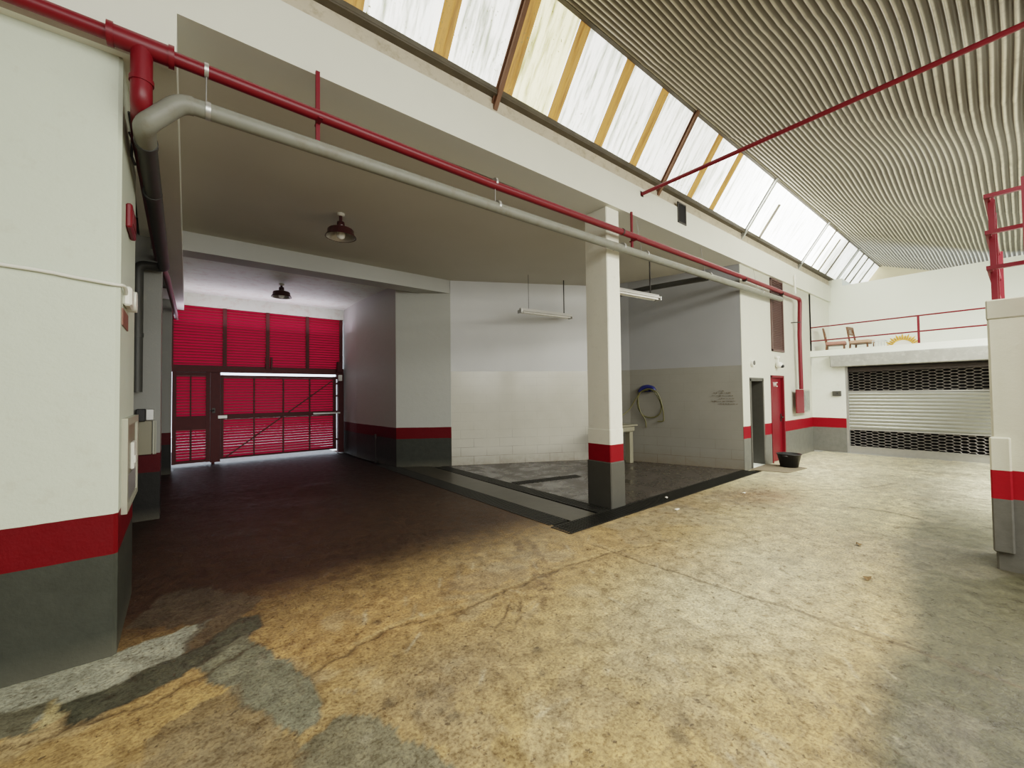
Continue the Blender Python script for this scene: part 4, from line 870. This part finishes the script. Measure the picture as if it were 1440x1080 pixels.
b_ = thing('plastic_crate', (13.75,2.27,2.38), 'pale translucent plastic crate between the chair and the golden sun', 'crate')
bb = MB()
for z in (2.40, 2.62, 2.83):
    bb.bar((13.6,2.15,z),(13.6,2.38,z),.015); bb.bar((13.9,2.15,z),(13.9,2.38,z),.015); bb.bar((13.6,2.15,z),(13.9,2.15,z),.015); bb.bar((13.6,2.38,z),(13.9,2.38,z),.015)
for y in np.linspace(2.15, 2.38, 5): bb.bar((13.60,y,2.38),(13.60,y,2.84),.012); bb.bar((13.9,y,2.38),(13.9,y,2.84),.012)
part('frame', bb, M['clear'], b_); bb = MB(); bb.box(13.6,13.9,2.15,2.38,2.38,2.39); part('base', bb, M['clear'], b_)
su = thing('sun_mirror', (13.62,1.83,2.38), 'golden sun shaped mirror frame leaning behind the mezzanine edge', 'mirror')
cy, cz, sxm = 1.83, 2.60, 13.62; bb = MB(); n = 36
for i in range(n):
    a0 = 2*PI*i/n; rr = .36 if i % 2 else .31
    p = lambda a, r: Vector((sxm+.015, cy+r*math.cos(a), cz+r*math.sin(a)))
    w = 2*PI/n*.48; q1, q2, q3, q4, q5 = p(a0-w, .21), p(a0-w*.9, .29), p(a0, rr), p(a0+w*.9, .29), p(a0+w, .21); c_ = p(a0, .26) - Vector((.035,0,0))
    bb.add([q1,q2,q3,q4,q5,c_], [(1,0,5),(2,1,5),(3,2,5),(4,3,5),(0,4,5)])
part('rays', bb, M['gold'], su)
bb = MB(); bb.tube([(sxm+.02,cy,cz),(sxm-.01,cy,cz)], .205, 28); part('disc', bb, M['mirror'], su)
bb = MB(); bb.tube([(sxm-.01, cy+.21*math.cos(a), cz+.21*math.sin(a)) for a in np.linspace(0, 2*PI, 33)], .014, 8); part('rim', bb, M['gold'], su)

# ------------------------------------------------------------------ litter on the floor
def scrap(name, x, y, r, mat, label, cat):
    rr = random.Random(int(x*100)); n = 7; vs = [(x, y, .02)]
    for i in range(n):
        a = 2*PI*i/n; q = r*rr.uniform(.5,1.2); vs.append((x+q*math.cos(a), y+q*math.sin(a)*.6, .006+rr.uniform(0,.02)))
    b = MB(); b.add(vs, [(0, 1+i, 1+(i+1) % n) for i in range(n)]); single(name, b, mat, label, cat)
scrap('paper_scrap', 5.25, 3.0, .05, M['paper'], 'white paper scrap on the floor just outside the front drain', 'litter')
scrap('paper_scrap', 5.73, 3.44, .04, M['paper'], 'tiny white paper scrap lying on the front drain', 'litter')
scrap('dry_leaf', 5.46, 1.12, .05, M['leaf'], 'dry brown leaf on the open floor, farther of the two leaves', 'leaf')
scrap('dry_leaf', 4.53, .88, .05, M['leaf'], 'dry brown leaf on the open floor, nearer of the two leaves', 'leaf')
scrap('paper_scrap', 6.9, 2.81, .04, M['paper'], 'pale scrap on the damp brown stain near the doors', 'litter')

# ------------------------------------------------------------------ outside the gate
b = MB(); b.box(-6, 10, 13.0, 22, -.06, -.01); struct('floor', b, simple('pale_pavement', (.85,.85,.82), .7), 'bright pavement outside the gate', 'ground')

# ------------------------------------------------------------------ lights
def area(name, loc, rot, sx, sy, power, col=(1,1,1), spread=180):
    l = bpy.data.lights.new(name, 'AREA'); l.shape = 'RECTANGLE'; l.size = sx; l.size_y = sy; l.energy = power; l.color = col; l.spread = math.radians(spread)
    o = bpy.data.objects.new(name, l); o.location = loc; o.rotation_euler = [math.radians(a) for a in rot]; C.objects.link(o); return o
area('fill_behind', (3.5, -5.6, 3.2), (82, 0, -4), 9, 2.6, 470, (1,.99,.95))
area('fill_left', (-1.2, -4.2, 3.6), (86, 0, 3), 4, 2, 15, (.96,1,.95), 75)
area('fill_top', (4.0, -1.2, 4.55), (8, 0, 0), 9, 1.6, 320, (1,.99,.93))
area('fill_far', (9.8, -1.6, 4.6), (30, 0, -10), 6, 1.6, 620, (1,1,.94), 140)
area('outside_sky', (1.75, 15.0, 5.5), (-15, 0, 0), 7, 3, 150, (.88,.93,1))
area('fill_gate', (1.75, 11.9, 3.35), (180, 0, 0), 3.4, .6, 22, (.90,.78,1))  # added unseen lamp standing in for daylight scattered through the louvres
w = bpy.data.worlds.new('world'); bpy.context.scene.world = w; w.use_nodes = True
w.node_tree.nodes['Background'].inputs[0].default_value = (.78,.88,1,1); w.node_tree.nodes['Background'].inputs[1].default_value = 3.0

# ------------------------------------------------------------------ camera
yaw, pitch_, roll, F = .677847947, .0251937601, -.0127282412, 580.65
f_ = Vector((math.sin(yaw)*math.cos(pitch_), math.cos(yaw)*math.cos(pitch_), math.sin(pitch_)))
r0 = Vector((math.cos(yaw), -math.sin(yaw), 0)); u0 = r0.cross(f_)
r_ = r0*math.cos(roll)+u0*math.sin(roll); u_ = -r0*math.sin(roll)+u0*math.cos(roll)
cd = bpy.data.cameras.new('camera'); cd.sensor_width = 36; cd.lens = 36*F/1440; cd.clip_start = .05
co = bpy.data.objects.new('camera', cd); C.objects.link(co)
co.matrix_world = Matrix(((r_.x,u_.x,-f_.x,0),(r_.y,u_.y,-f_.y,0),(r_.z,u_.z,-f_.z,1.6),(0,0,0,1)))
sc = bpy.context.scene; sc.camera = co
sc.view_settings.view_transform = 'Filmic'; sc.view_settings.look = 'Medium High Contrast'; sc.view_settings.exposure = 0
